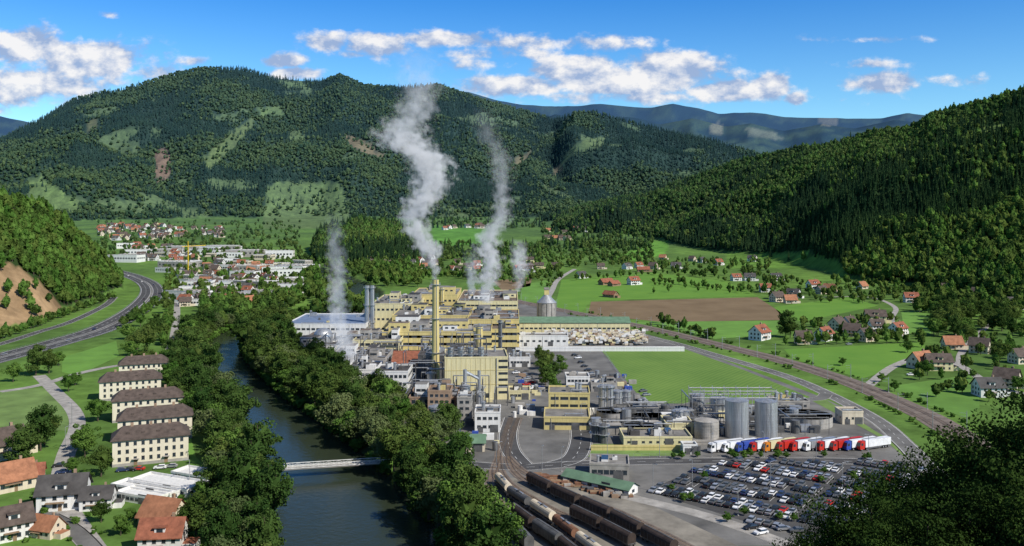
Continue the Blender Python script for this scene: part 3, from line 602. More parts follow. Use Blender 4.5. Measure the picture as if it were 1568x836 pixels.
tank(1133,673,617,4.8); tank(1178,671,618,4.6,'steel'); tank(1086,674,648,5,'concrete'); tank(1105,640,612,4); tank(1045,655,632,4); tank(1070,630,606,3.5)
tank(1250,658,643,10,'concrete','roofbrown','clarifier_tank',2); tank(1210,645,632,7,'concrete','steeldark','clarifier_tank',2); tank(1005,652,640,10,'steeldark','steeldark','clarifier_tank',2); tank(985,672,658,7,'concrete','steeldark','clarifier_tank',2); tank(940,648,634,7,'concrete','steeldark','clarifier_tank',2)
B('treatment_building',955,1060,684,671,14,'paleyellow','roofgrey',(9,1,1.2,.8),clut=10)
B('treatment_building',1020,1062,665,650,14,'paleyellow','steeldark',(4,1,1.4,1),clut=8)
B('treatment_building',965,1010,640,626,12,'concrete','roofdark',(4,1,1.4,1),clut=12,pent=1)
B('treatment_building',1185,1240,628,616,12,'concrete','roofgrey',(5,1,1.4,1),clut=12)
B('treatment_building',1290,1322,650,632,9,'cream','roofgrey',(3,1,1,1),clut=1)
B('kiosk',1046,1068,696,683,5,'white','roofgrey',(3,1,1,1.4))
B('retaining_wall',905,1062,690,685,1,'yellow','concrete')
B('retaining_wall',1062,1345,681,677,1,'concrete','concrete')
B('weighbridge_office',903,963,734,712,12,'concrete','roofgrey',(6,1,1.8,1.6),clut=3,rot=rd_(-6))
B('freight_shed',862,925,738,728,6,'white','greenroof',(6,1,1.6,1),style='gable',rise=1.6,w=26,rot=rd_(-38))
b=MB(); X,Y=GF(905,668); r=random.Random(9)
for i in range(44):
    x=r.uniform(-2,84);y=r.uniform(0,40);L=r.uniform(6,20);z=r.uniform(3,8); m=r.choice(['steel','steeldark','steeldark'])
    q=r.random()<.6; e=(x+L,y,z) if q else (x,y+L,z)
    b.pipe((x,y,z),e,r.uniform(.18,.35),m,6)
    for k in range(3):
        t=k/2; b.pipe((x+(e[0]-x)*t,y+(e[1]-y)*t,0),(x+(e[0]-x)*t,y+(e[1]-y)*t,z),.14,'steeldark',4)
for i in range(110):
    x=r.uniform(0,95);y=r.uniform(2,42);s=r.uniform(1.2,4)
    if r.random()<.5: b.box(x,x+s*1.6,y,y+s,0.1,s*1.1,r.choice(['steel','concrete','paleyellow','steeldark','white','steeldark']))
    else: b.cyl(x,y,0.1,s*1.6,s*.55,s*.55,r.choice(['steel','steeldark','steel']),14)
b.obj('process_pipework',(X,Y,0))
b=MB(); X,Y=GF(1060,640)
for z in(9,12):
    for y in(0,8): b.pipe((0,y,z),(38,y,z),.25,'steel',6)
for i in range(8):
    for y in(0,8): b.pipe((i*5.4,y,0),(i*5.4,y,13),.18,'steel',4)
    b.pipe((i*5.4,0,12),(i*5.4,8,12),.15,'steel',4)
for i in range(7): b.pipe((i*5.4,0,9),(i*5.4+5.4,0,12),.1,'steel',4)
b.obj('pipe_bridge',(X,Y,0))
for (px,yb,n) in[(480,560,40),(620,520,40),(560,600,26),(640,560,30),(660,640,20)]:
    X,Y=GF(px,yb); b=MB()
    for i in range(n):
        x=random.uniform(-15,35);y=random.uniform(0,25);z=random.uniform(6,17);L=random.uniform(4,18)
        if random.random()<.5: b.pipe((x,y,z),(x+L,y,z),random.uniform(.2,.5),'steel',6); b.pipe((x,y,0),(x,y,z),.25,'steeldark',5); b.pipe((x+L,y,0),(x+L,y,z),.25,'steeldark',5)
        else: b.pipe((x,y,z),(x,y+L,z),random.uniform(.2,.4),'steel',6); b.pipe((x,y+L,0),(x,y+L,z),.25,'steeldark',5); b.pipe((x,y,0),(x,y,z),.25,'steeldark',5)
    b.obj('overhead_pipework',(X,Y,0))
for px,yb,h,w in[(172,716,9.8,26),(180,681,9.6,28),(172,648,9.6,29),(152,615,9.6,28),(182,586,9.6,25)]:
    X,Y=GF(px,yb); b=MB(); D=12; b.box(0,w,0,D,-.3,h,'apwall'); b.box(-.06,w+.06,-.06,D+.06,-.3,1.1,'concrete'); b.gable(0,w,0,D,h,h+3.4,'tile_brown','apwall',.7,4)
    windows(b,1,w-1,1.2,h-.3,0,9,3,1.1,1.45); windows(b,.8,D-.8,1.2,h-.3,0,4,3,1.1,1.45,-1,0); windows(b,.8,D-.8,1.2,h-.3,0,4,3,1.1,1.45,1,w)
    for q in(.25,.5,.75): b.box(w*q-.5,w*q+.5,D/2-.5,D/2+.5,h+2.4,h+4.6,'brick')
    for q in(.2,.4,.6,.8): b.box(w*q-.6,w*q+.6,2,3.4,h+1,h+1.9,'tile_brown')
    for q in(.3,.7): b.box(w*q-1.2,w*q+1.2,-1.2,-.07,2.4,2.55,'concrete'); b.box(w*q-.6,w*q+.6,-.09,-.065,-.2,2.2,'wood')
    b.obj('apartment_building',(X,Y,0),rd_(22))
for px0,yb,yt,w,d in[(196,747,737,26,10),(262,733,724,17,8),(176,765,755,17,8),(170,752,743,26,7)]:
    B('storage_hall',px0,px0+50,yb,yt,d,'white','white',(8,1,1.6,1),rot=rd_(-24),w=w)
def house_mesh(name,w,d,h,rise,wall,roof,seed):
    r=random.Random(seed); b=MB(); b.box(0-w/2,w/2,-d/2,d/2,-.5,h,wall); b.gable(-w/2,w/2,-d/2,d/2,h,h+rise,roof,wall,.7)
    fl=2 if h>4 else 1
    windows(b,-w/2+.6,w/2-.6,.4,h-.1,-d/2,4,fl,1.1,1.3)
    windows(b,-d/2+.8,d/2-.8,.4,h-.1,0,3,fl,1.1,1.3,1,w/2); windows(b,-d/2+.8,d/2-.8,.4,h-.1,0,3,fl,1.1,1.3,-1,-w/2)
    b.box(w/2,w/2+.05,-.6,.6,h+.4,h+1.7,'glass'); b.box(-w/2-.05,-w/2,-.6,.6,h+.4,h+1.7,'glass')
    b.box(-.5,.5,-d/2-.08,-d/2-.0,-.3,2.1,'wood'); b.box(w*.2,w*.2+.8,.3,1.1,h+rise*.6,h+rise+1.2,'brick')
    b.box(-w*.3,w*.1,-d/2-1.4,-d/2-.1,2.7,2.85,'wood')
    b.box(w/2+.06,w/2+4,-d*.3,d*.3,-.3,2.4,wall,roof)
    if seed%2:
        b.box(-1.5,1.5,-d/2+.8,-d/2+3,h+.6,h+2.3,wall); b.box(-1.9,1.9,-d/2+.4,-d/2+3.2,h+2.31,h+2.55,roof); b.box(-.9,.9,-d/2+.76,-d/2+.79,h+.9,h+2,'glass')
    for q in(-.3,.3): b.box(w*q-.5,w*q+.5,d/2-3,d/2-1.6,h+rise*.35,h+rise*.35+1.3,roof)
    return b.mesh(name)
HM=[house_mesh('house',12,9,5.4,4,'white','tile_red',1),house_mesh('house',11,9,5.2,4.2,'cream','tile_brown',2),house_mesh('house',13,10,5.4,4.2,'white','roofdark',3),house_mesh('house',12,9,4,4.8,'cream','tile_orange',4),house_mesh('house',14,10,5.6,4,'paleyellow','tile_brown',5),house_mesh('house',16,8,3.5,3.4,'wood','tile_red',6),house_mesh('house',10,9,5.4,4,'white','tile_brown',7)]
def hs(px,py,k=None,sc=1,rot=None,name='detached_house'):
    x,y,z=G(px,py); k=random.choice([0,0,1,1,2,3,4,6,6]) if k is None else k
    return inst(name,HM[k],(x,y,z),random.uniform(-.9,.9) if rot is None else rot,sc*random.uniform(.92,1.1))
for a in[(1163,520,0),(1230,526,1),(1262,521,0),(1282,505,1),(1300,502,6),(1326,522,1),(1340,494,4),(1375,512,0),(1305,515,1),(1342,508,6),(1215,456,2),(1245,442,0),(1270,447,3),(1258,450,1),(1320,442,3),(1188,430,2),(1127,430,0),(1148,430,2),(1395,463,0),(1450,447,1),(1498,455,1),(1553,470,2),(1410,563,3),(1436,566,4),(1458,534,3),(1500,540,1),(1542,592,1),(1513,606,2),(1562,556,1),(1190,462,1),(1210,464,3),(1172,447,0),(940,438,5),(928,436,5),(970,436,0),(1000,412,1),(1035,412,2),(1075,402,2),(1100,406,0),(1060,400,1),(978,410,0),(960,412,2),(890,426,2),(985,416,5),(1015,397,3),(920,412,1),(935,455,5),(1152,400,2)]:
    hs(a[0],a[1],a[2],1.03)
for a in[(98,775,2,1.0,.25),(18,748,3,.95,.8),(18,822,6,1.0,.7),(252,806,3,.92,-.35),(72,820,3,.7,-.3),(150,777,2,.7,.2),(250,842,0,.9,.1),(5,700,1,1.2,.9),(45,742,0,.7,.4),(175,603,1,.6,.2)]:
    hs(*a)
rr=random.Random(4)
for box,n,s in[((150,345,260,368),65,1.25),((255,350,340,364),22,1.2),((600,398,665,412),10,1),((565,402,600,412),4,1),((680,346,745,353),9,1.2),((825,352,905,370),10,1.2),((775,400,850,418),9,1),((270,402,420,440),34,1.1),((200,378,300,400),20,1.2),((660,402,740,422),8,1),((280,440,440,470),22,1),((1450,435,1568,455),4,1)]:
    for i in range(n): hs(rr.uniform(box[0],box[2]),rr.uniform(box[1],box[3]),None,s)
WM=[]
for k,(w,d,h,wl,rf) in enumerate([(40,22,8,'white','roofgrey'),(30,18,7,'white','bluepanel'),(50,25,9,'concrete','white'),(26,16,7,'cream','roofbrown'),(36,20,10,'white','roofdark')]):
    b=MB(); b.box(-w/2,w/2,-d/2,d/2,-.5,h,wl,rf); windows(b,-w/2+1,w/2-1,2,h-1,-d/2,8,1,2.6,2); windows(b,-d/2+1,d/2-1,2,h-1,0,4,1,2.6,2,1,w/2)
    b.box(-w/2-.1,w/2+.1,-d/2-.1,-d/2+.3,h+.01,h+.6,'white')
    for q in range(6): b.box(-w*.4+q*w*.14,-w*.4+q*w*.14+2,-d*.2,d*.1,h+.01,h+1,'concrete')
    WM.append(b.mesh('warehouse'))
for i in range(64):
    px,py=rr.uniform(235,460),rr.uniform(404,468)
    if px<285 and py>430: continue
    x,y,z=G(px,py)
    if rd1(x,y)<45: continue
    inst('warehouse',WM[i%5],(x,y,z),rr.uniform(-.5,.3),rr.uniform(.6,1.15))
for i in range(26):
    x,y,z=G(rr.uniform(180,440),rr.uniform(380,402)); inst('warehouse',WM[i%5],(x,y,z),rr.uniform(-.3,.3),rr.uniform(.8,1.4))
x,y=GF(288,425)
b=MB(); b.pipe((0,0,0),(0,0,45),.8,'yellowcar',4); b.pipe((-12,0,43),(35,0,43),.6,'yellowcar',4); b.box(-12,-8,-1,1,40,42.5,'concrete'); b.pipe((0,0,50),(30,0,43.5),.15,'steeldark',4); b.pipe((0,0,45),(0,0,50),.5,'yellowcar',4); b.obj('tower_crane',(x,y,0),1.2)
X0,Y0=GF(392,724); X1,Y1=GF(596,711); L=math.hypot(X1-X0,Y1-Y0); b=MB(); b.box(0,L,-1.4,1.4,.6,1.0,'concrete')
for y in(-1.5,1.5):
    for z in(1.1,2.3): b.pipe((0,y,z),(L,y,z),.12,'paint',5)
    n=26
    for i in range(n+1):
        x=L*i/n; b.pipe((x,y,1.0),(x,y,2.3),.08,'paint',4)
        if i<n: b.pipe((x,y,1.1 if i%2 else 2.3),(x+L/n,y,2.3 if i%2 else 1.1),.06,'paint',4)
for x in(L*.04,L*.96): b.box(x-.8,x+.8,-1.8,1.8,-5,.59,'concrete')
b.obj('footbridge',(X0,Y0,0),math.atan2(Y1-Y0,X1-X0))
# ---------------- vehicles ----------------
def car_mesh(m,est=0):
    b=MB(); L=2.2;W=.88
    prof=[(-L,.35),(-L,.85),(-L+.25,.95),(-1.5,1.0),(-1.0 if not est else -1.7,1.42),(.35,1.45),(1.05,1.0),(L-.15,.82),(L,.6),(L,.35)]
    for i in range(len(prof)-1):
        (x0,z0),(x1,z1)=prof[i],prof[i+1]; win=(z0<1.1 and z1>1.3) or (z0>1.3 and z1<1.1)
        q=lambda z:W if z<1.05 else W-.16
        b.add([(x0,-q(z0),z0),(x0,q(z0),z0),(x1,q(z1),z1),(x1,-q(z1),z1)],[(0,1,2,3)],'glass' if win else m)
    for s in(-1,1):
        lo=[(-L,.35),(-L,.85),(-L+.25,.95),(-1.5,1.0),(1.05,1.0),(L-.15,.82),(L,.6),(L,.35)]
        b.add([(x,s*W,z) for x,z in lo],[tuple(range(8))],m); xa=-1.0 if not est else -1.7
        b.add([(-1.5,s*W,1.0),(1.05,s*W,1.0),(.35,s*(W-.16),1.45),(xa,s*(W-.16),1.42)],[(0,1,2,3)],'glass')
        for x in(-1.35,1.35): b.pipe((x,s*(W-.18),.33),(x,s*(W+.03),.33),.33,'rubber',12); b.pipe((x,s*(W+.03),.33),(x,s*(W+.04),.33),.18,'silver',8)
        b.box(L,L+.02,s*.6-.15,s*.6+.15,.6,.72,'paint'); b.box(-L-.02,-L,s*.6-.15,s*.6+.15,.7,.82,'red')
    b.box(-.4,0,-W-.0,W,.3,.36,'rubber')
    return b.mesh('parked_car')
CM=[car_mesh(m,e) for m,e in[('carwhite',0),('silver',1),('black',0),('grey',1),('red',0),('darkblue',1),('silver',0),('carwhite',1),('black',1),('grey',0),('black',0),('grey',1),('silver',1),('darkblue',0)]]
def car(x,y,a): inst('parked_car',rr.choice(CM),(x,y,.09),a+rr.choice([0,math.pi])+rr.uniform(-.03,.03))
LW=[GF(*p) for p in LOT]; LW=[(x*.975+.025*95,y*.975+.025*298) for x,y in LW]
ang=rd_(-34); d=np.array([math.cos(ang),math.sin(ang)]); nv=np.array([-d[1],d[0]]); O=np.array([90.,298.]); bl=MB()
off=-70; k=0
while off<80:
    for i in range(-60,60):
        p=O+nv*off+d*(i*2.6)
        if not inpoly(np.array([p[0]]),np.array([p[1]]),LW)[0]: continue
        q=p-d*1.3
        bl.add([(*(q-nv*2.3-d*.06),.08),(*(q-nv*2.3+d*.06),.08),(*(q+nv*2.3+d*.06),.08),(*(q+nv*2.3-d*.06),.08)],[(0,1,2,3)],'paint')
        if i%21==5: continue
        if rr.random()<.93: car(p[0]+rr.uniform(-.1,.1),p[1]+rr.uniform(-.25,.25),ang+math.pi/2)
    off+=4.8 if k%2==0 else 9.6; k+=1
bl.obj('parking_markings')
for p in [(188,722),(200,721),(212,720),(245,718),(262,716),(90,715),(95,725),(225,792),(30,690),(1395,575),(1300,528),(1180,708),(1410,722),(1130,706),(1240,826),(1220,815),(1200,812),(1260,834),(1150,810),(1165,818),(1290,845)]:
    x,y=GF(*p); car(x,y,rr.uniform(0,.6))
for i,(x,y,a) in enumerate(along(MW,60,20)): inst('driving_car',rr.choice(CM),(x-math.sin(a)*4.3*(1 if i%2 else -1),y+math.cos(a)*4.3*(1 if i%2 else -1),.13),a)
for px,py in [(795,580),(800,585),(806,590),(812,596),(790,572),(890,556),(895,562),(900,568),(775,566),(786,560),(880,545),(985,600),(990,606),(640,700),(802,575),(808,581),(814,587),(820,593),(885,549),(905,574),(870,606),(880,607),(890,606)]:
    x,y=GF(px,py); car(x,y,.4)
def truck_mesh(mc,mt):
    b=MB()
    b.box(-8,5.3,-1.25,1.25,1.15,3.9,mt); b.box(-8,5.3,-.5,.5,.8,1.14,'steeldark')
    b.add([(5.8,-1.22,.6),(8.1,-1.22,.6),(8.15,-1.22,1.8),(7.8,-1.22,3.2),(7.2,-1.22,3.7),(5.8,-1.22,3.7),(5.8,1.22,.6),(8.1,1.22,.6),(8.15,1.22,1.8),(7.8,1.22,3.2),(7.2,1.22,3.7),(5.8,1.22,3.7)],[(0,1,2,3,4,5),(11,10,9,8,7,6),(1,7,8,2),(3,9,10,4),(4,10,11,5),(5,11,6,0)],mc)
    b.add([(8.16,-1.15,1.85),(7.82,-1.15,3.15),(7.82,1.15,3.15),(8.16,1.15,1.85)],[(3,2,1,0)],'glass')
    for s in(-1,1):
        b.box(6.5,7.6,s*1.23-.01,s*1.23+.01,2,3,'glass')
        for x in(-6.6,-5.3,-4,4.6,7.2): b.pipe((x,s*.85,.5),(x,s*1.2,.5),.5,'rubber',12); b.pipe((x,s*1.2,.5),(x,s*1.22,.5),.25,'silver',8)
        b.box(-3,3.5,s*1.2-.03,s*1.2+.03,.5,1.1,'steeldark')
    b.box(3.8,8,-.5,.5,.55,.95,'steeldark'); return b.mesh('semi_truck')
TM=[truck_mesh(a,c) for a,c in[('carwhite','carwhite'),('carwhite','carwhite'),('blue','blue'),('red','carwhite'),('orange','paleyellow'),('red','red'),('red','carwhite'),('carwhite','silver'),('red','carwhite'),('red','red'),('blue','carwhite'),('red','carwhite')]]
for i,me in enumerate(TM):
    px=1112+i*20.5; x,y=GF(px,690-i*.3); inst('semi_truck',me,(x,y,.06),math.pi+.42)
def wagon(kind,m):
    b=MB(); L=6.8
    b.box(-L,L,-1.3,1.3,1.0,1.25,'steeldark')
    for x in(-L+1.6,L-1.6):
        b.box(x-1.3,x+1.3,-1,1,.5,.99,'steeldark')
        for q in(-.9,.9):
            for s in(-.85,.85): b.pipe((x+q,s,.45),(x+q,s*1.1,.45),.45,'rubber',10)
    for x in(-L,L):
        for s in(-.8,.8): b.pipe((x,s,1.1),(x+.5*(1 if x>0 else -1),s,1.1),.2,'steeldark',6)
    if kind=='tank':
        b.pipe((-L+.5,0,2.6),(L-.5,0,2.6),1.35,m,16); b.cyl(0,0,3.8,4.3,.5,.5,'steeldark',10)
        for x in(-3,3): b.box(x-.3,x+.3,-1.2,1.2,1.25,1.8,'steeldark')
        b.box(-3,3,-.3,.3,3.96,4.05,'steel')
    else:
        vs=[];n=8
        for x in(-L+.2,L-.2):
            vs+= [(x,-1.4,1.26),(x,-1.45,3.0)]+[(x,-1.45*math.cos(math.pi*k/n),3.0+1.1*math.sin(math.pi*k/n)) for k in range(1,n)]+[(x,1.45,3.0),(x,1.4,1.26)]
        k=len(vs)//2; b.add(vs,[(i,i+1,k+i+1,k+i) for i in range(k-1)]+[tuple(range(k)),tuple(range(k,2*k))[::-1]],m)
        for x in np.linspace(-L+.4,L-.4,9):
            for s in(-1,1): b.box(x-.06,x+.06,s*1.48-.03,s*1.48+.03,1.26,3.0,'steeldark')
        b.box(-L+.3,L-.3,-.2,.2,4.1,4.18,'steeldark')
    return b.mesh('freight_wagon')
M('wagonbrown',(.050,.036,.030),.75,ns=.6,na=.45)
WG={'b':wagon('hopper','wagonbrown'),'t':wagon('tank','cream'),'o':wagon('tank','rust'),'d':wagon('hopper','steeldark'),'s':wagon('tank','steeldark')}
def train(P,s0,n,kinds):
    A=along(P,15,s0)
    for i,(x,y,a) in enumerate(A[:n]): inst('freight_wagon',WG[kinds[i%len(kinds)]],(x,y,.3),a)
def s_at(P,px,py):
    t=GF(px,py); A=along(P,2); return min(range(len(A)),key=lambda i:(A[i][0]-t[0])**2+(A[i][1]-t[1])**2)*2
train(TR[1],s_at(TR[1],830,748),9,'b'); train(TR[3],s_at(TR[3],800,802),9,'bd'); train(TR[2],s_at(TR[2],772,752),9,'tsto'); train(TR[5],s_at(TR[5],775,805),4,'d'); train(TR[0],s_at(TR[0],900,805),6,'b')
b=MB(); b.pipe((0,0,0),(0,0,9),.12,'steel',6,.08); b.pipe((0,0,9),(1.6,0,9.3),.07,'steel',5); b.box(1.3,2.2,-.15,.15,9.22,9.36,'steel'); b.box(-.25,.25,-.25,.25,-.1,.25,'concrete'); lm=b.mesh('street_lamp')
for px,py in [(1010,700),(1090,700),(1170,700),(1250,702),(1330,702),(930,706),(860,722),(1060,745),(1180,748),(1290,750),(1130,790),(830,720),(760,716),(1000,752),(100,690),(110,650),(290,745),(810,640),(890,650)]:
    x,y=GF(px,py); inst('street_lamp',lm,(x,y,.05),rr.uniform(0,6))
for pix in[[(985,622),(1100,617),(1245,614)],[(925,540),(965,600),(990,620)],[(885,702),(1050,702)]]:
    b=MB()
    for x,y,a in along([GF(*p) for p in pix],3): b.pipe((x,y,0),(x,y,1.8),.05,'steel',4)
    P=[GF(*p) for p in pix]
    for i in range(len(P)-1):
        for z in(.3,1,1.75): b.pipe((*P[i],z),(*P[i+1],z),.025,'steel',4)
    b.obj('wire_fence')
# ---------------- near trees ----------------
def T(x,y,k=None,s=None,z=None):
    k=rr.choice([0,0,1,1,2,3,4]) if k is None else k
    me=NEAR[k]; s=s or rr.uniform(.7,1.15)
    return inst(['broadleaf_tree','broadleaf_tree','willow_tree','broadleaf_tree','poplar_tree'][k],me,(x,y,z if z is not None else -.2),rr.uniform(0,6.28),(s,s,s*rr.uniform(.85,1.15)))
def bank(side,offs,step,y0,y1,kk,smin,smax,skip=.14):
    for x,y,a in along(RIV,step):
        if y<y0 or y>y1: continue
        for o in offs:
            base=26*float(rwf(y))+(o-26)
            oo=base+rr.uniform(-3,3); j=rr.uniform(-3,3)
            X=x-math.sin(a)*oo*side+math.cos(a)*j; Y=y+math.cos(a)*oo*side+math.sin(a)*j
            if rd1(X,Y)<22: continue
            if rr.random()<skip: continue
            T(X,Y,rr.choice(kk),rr.uniform(smin,smax))
bank(-1,(26,35),9.5,215,700,[0,0,1,2,2,3],.6,1.2)
bank(-1,(44,53),10,318,700,[0,0,1,2,3,4],.6,1.12,.2)
bank(-1,(61,),11,330,430,[0,1,2],.55,.95)
bank(1,(26,35),9.5,215,720,[0,1,1,3,2],.6,1.15)
bank(1,(44,),11,400,560,[1,3,3],.6,.95)
for x,y,a in along(RIV,5):
    for o in(-24,24):
        o*=float(rwf(y))
        if 215<y<900 and rr.random()<.75: inst('bush',BUSH,(x-math.sin(a)*o,y+math.cos(a)*o,-2.4),rr.uniform(0,6),rr.uniform(.9,1.7))
for px,py,k,s in[(35,712,1,.95),(62,690,1,.9),(68,682,0,.8),(128,690,3,.8),(155,730,0,.7),(130,700,3,.8),(150,645,3,.8),(75,572,0,.9),(55,575,1,.9),(20,585,3,.7),(90,560,3,.6),(185,820,3,.4),(155,800,0,.4),(210,535,0,.9),(200,545,3,.8),(225,540,0,1),(195,520,3,.9),(232,520,0,.9),(240,505,1,.8),(215,500,3,.8),(255,480,0,.8),(225,480,3,.7),(238,465,3,.7),(262,500,3,.7),(210,560,3,.8),(225,565,0,.8),(130,740,3,.4),(105,600,3,.6),(115,590,3,.6),(60,770,3,.35),(110,725,3,.4),(200,800,3,.35),(300,800,0,.6),(310,770,3,.5),(300,820,0,.7),(330,830,0,.9),(1203,516,1,1.0),(1210,517,0,.8),(833,575,0,.6),(838,583,3,.6),(845,595,3,.6),(829,566,3,.6),(858,560,3,.5),(826,558,0,.6),(640,660,0,.7),(660,690,2,.8),(1390,540,3,.6),(1420,575,3,.6),(1530,560,0,.8),(1545,550,3,.8),(1560,600,3,.7),(1490,580,3,.4),(1290,560,3,.4),(1350,585,3,.4),(1370,600,3,.4),(1480,525,0,.8),(1460,510,0,.9),(1440,505,0,.9),(1430,515,3,.9),(840,566,0,.6),(850,575,1,.55),(862,570,3,.5),(835,590,1,.6),(852,600,3,.5)]:
    x,y=GF(px,py); T(x,y,k,s)
for i in range(70):
    px,py=rr.uniform(-10,330),rr.uniform(740,850); x,y=GF(px,py)
    inst('bush',BUSH,(x,y,-.1),rr.uniform(0,6),rr.uniform(.3,.65))
for x,y,a in along(RAIL,5):
    if y<800:
        for o in(11,-11):
            if rr.random()<.55: inst('bush',BUSH,(x-math.sin(a)*o,y+math.cos(a)*o,-.1),rr.uniform(0,6),rr.uniform(.3,.8))
for i in range(30):
    px=rr.uniform(1020,1360);py=rr.uniform(700,704) if i%2 else rr.uniform(720,800); x,y=GF(px,py); T(x,y,3,rr.uniform(.18,.28))
for i in range(90):
    px=rr.uniform(1430,1640);py=rr.uniform(468,520)-(px-1430)*.03; x,y=GF(px,py); T(x,y,rr.choice([0,1,3]),rr.uniform(.6,1))
pts=[];sc_=[];ix=[]
def add(px,py,s,k):
    x,y,z=G(px,py)
    if rd1(x,y)<30: return
    pts.append((x,y,z-.2)); sc_.append(s); ix.append(k)
def blob(box,n,smin=.4,smax=.8,ks=(0,1,2,2)):
    for i in range(n): add(rr.uniform(box[0],box[2]),rr.uniform(box[1],box[3]),rr.uniform(smin,smax),rr.choice(ks))
blob((250,395,460,470),300); blob((150,340,460,395),560,.5,.9); blob((560,385,860,430),380); blob((460,395,640,440),300,.6,1); blob((640,335,830,350),260,.6,1,(0,1,2,4)); blob((640,375,830,400),300,.5,.9,(0,1,2,4)); blob((830,345,1000,385),420,.6,1,(0,1,2,4)); blob((860,385,1000,410),160,.4,.8)
blob((1000,400,1180,425),120,.4,.7); blob((1180,430,1400,465),120,.35,.7); blob((1220,490,1390,522),50,.3,.6); blob((1400,440,1568,480),180,.5,.9); blob((400,440,560,485),280,.6,1.0); blob((310,470,420,510),200,.6,.95); blob((790,430,850,440),12,.3,.5); blob((960,420,1140,450),30,.25,.5); blob((1400,515,1568,620),40,.3,.6); blob((1130,420,1200,450),30,.4,.7)
for (a,c,n) in[((1000,432),(1150,448),24),((880,430),(1000,420),14),((1345,455),(1440,440),22),((250,530),(262,470),25),((1205,530),(1420,524),14),((830,420),(600,425),50),((470,400),(800,435),60),((-10,525),(180,455),40),((1010,495),(1100,522),12),((190,500),(240,470),20)]:
    for i in range(n):
        t=i/n; add(a[0]+(c[0]-a[0])*t+rr.uniform(-3,3),a[1]+(c[1]-a[1])*t+rr.uniform(-1,1),rr.uniform(.35,.65),rr.choice([0,1,2]))
scatter('valley_trees',pts,sc_,ix,MIDC)
FG=[tree_mesh('foreground_beech',41,24,8.5,260,190,.30,'leafdark',core=.4,zc=.6,va=.40,lobk=.4,jit=.38,flat=.4),tree_mesh('foreground_beech',42,22,8,250,190,.28,'leafdark',core=.4,zc=.58,va=.42,lobk=.4,jit=.38,flat=.4)]
for i,(px,ytop,Y) in enumerate([(1590,612,86),(1525,645,90),(1455,665,100),(1395,690,92),(1335,735,84),(1272,785,88),(1490,740,75),(1640,560,80),(1410,760,74),(1580,720,72),(1700,556,86),(1225,815,95),(1345,800,74)]):
    X=(px-CX)*Y/FO; top=CH-(ytop-HY)*Y/FO; g0=float(HT(np.array([X]),np.array([Y]))[0][0]); s=(top-g0)/25.
    inst('foreground_beech_tree',FG[i%2],(X,Y,g0-.3),i*1.3,(max(s,.5),max(s,.5),s*(1 if i%2==0 else 24/22.)))
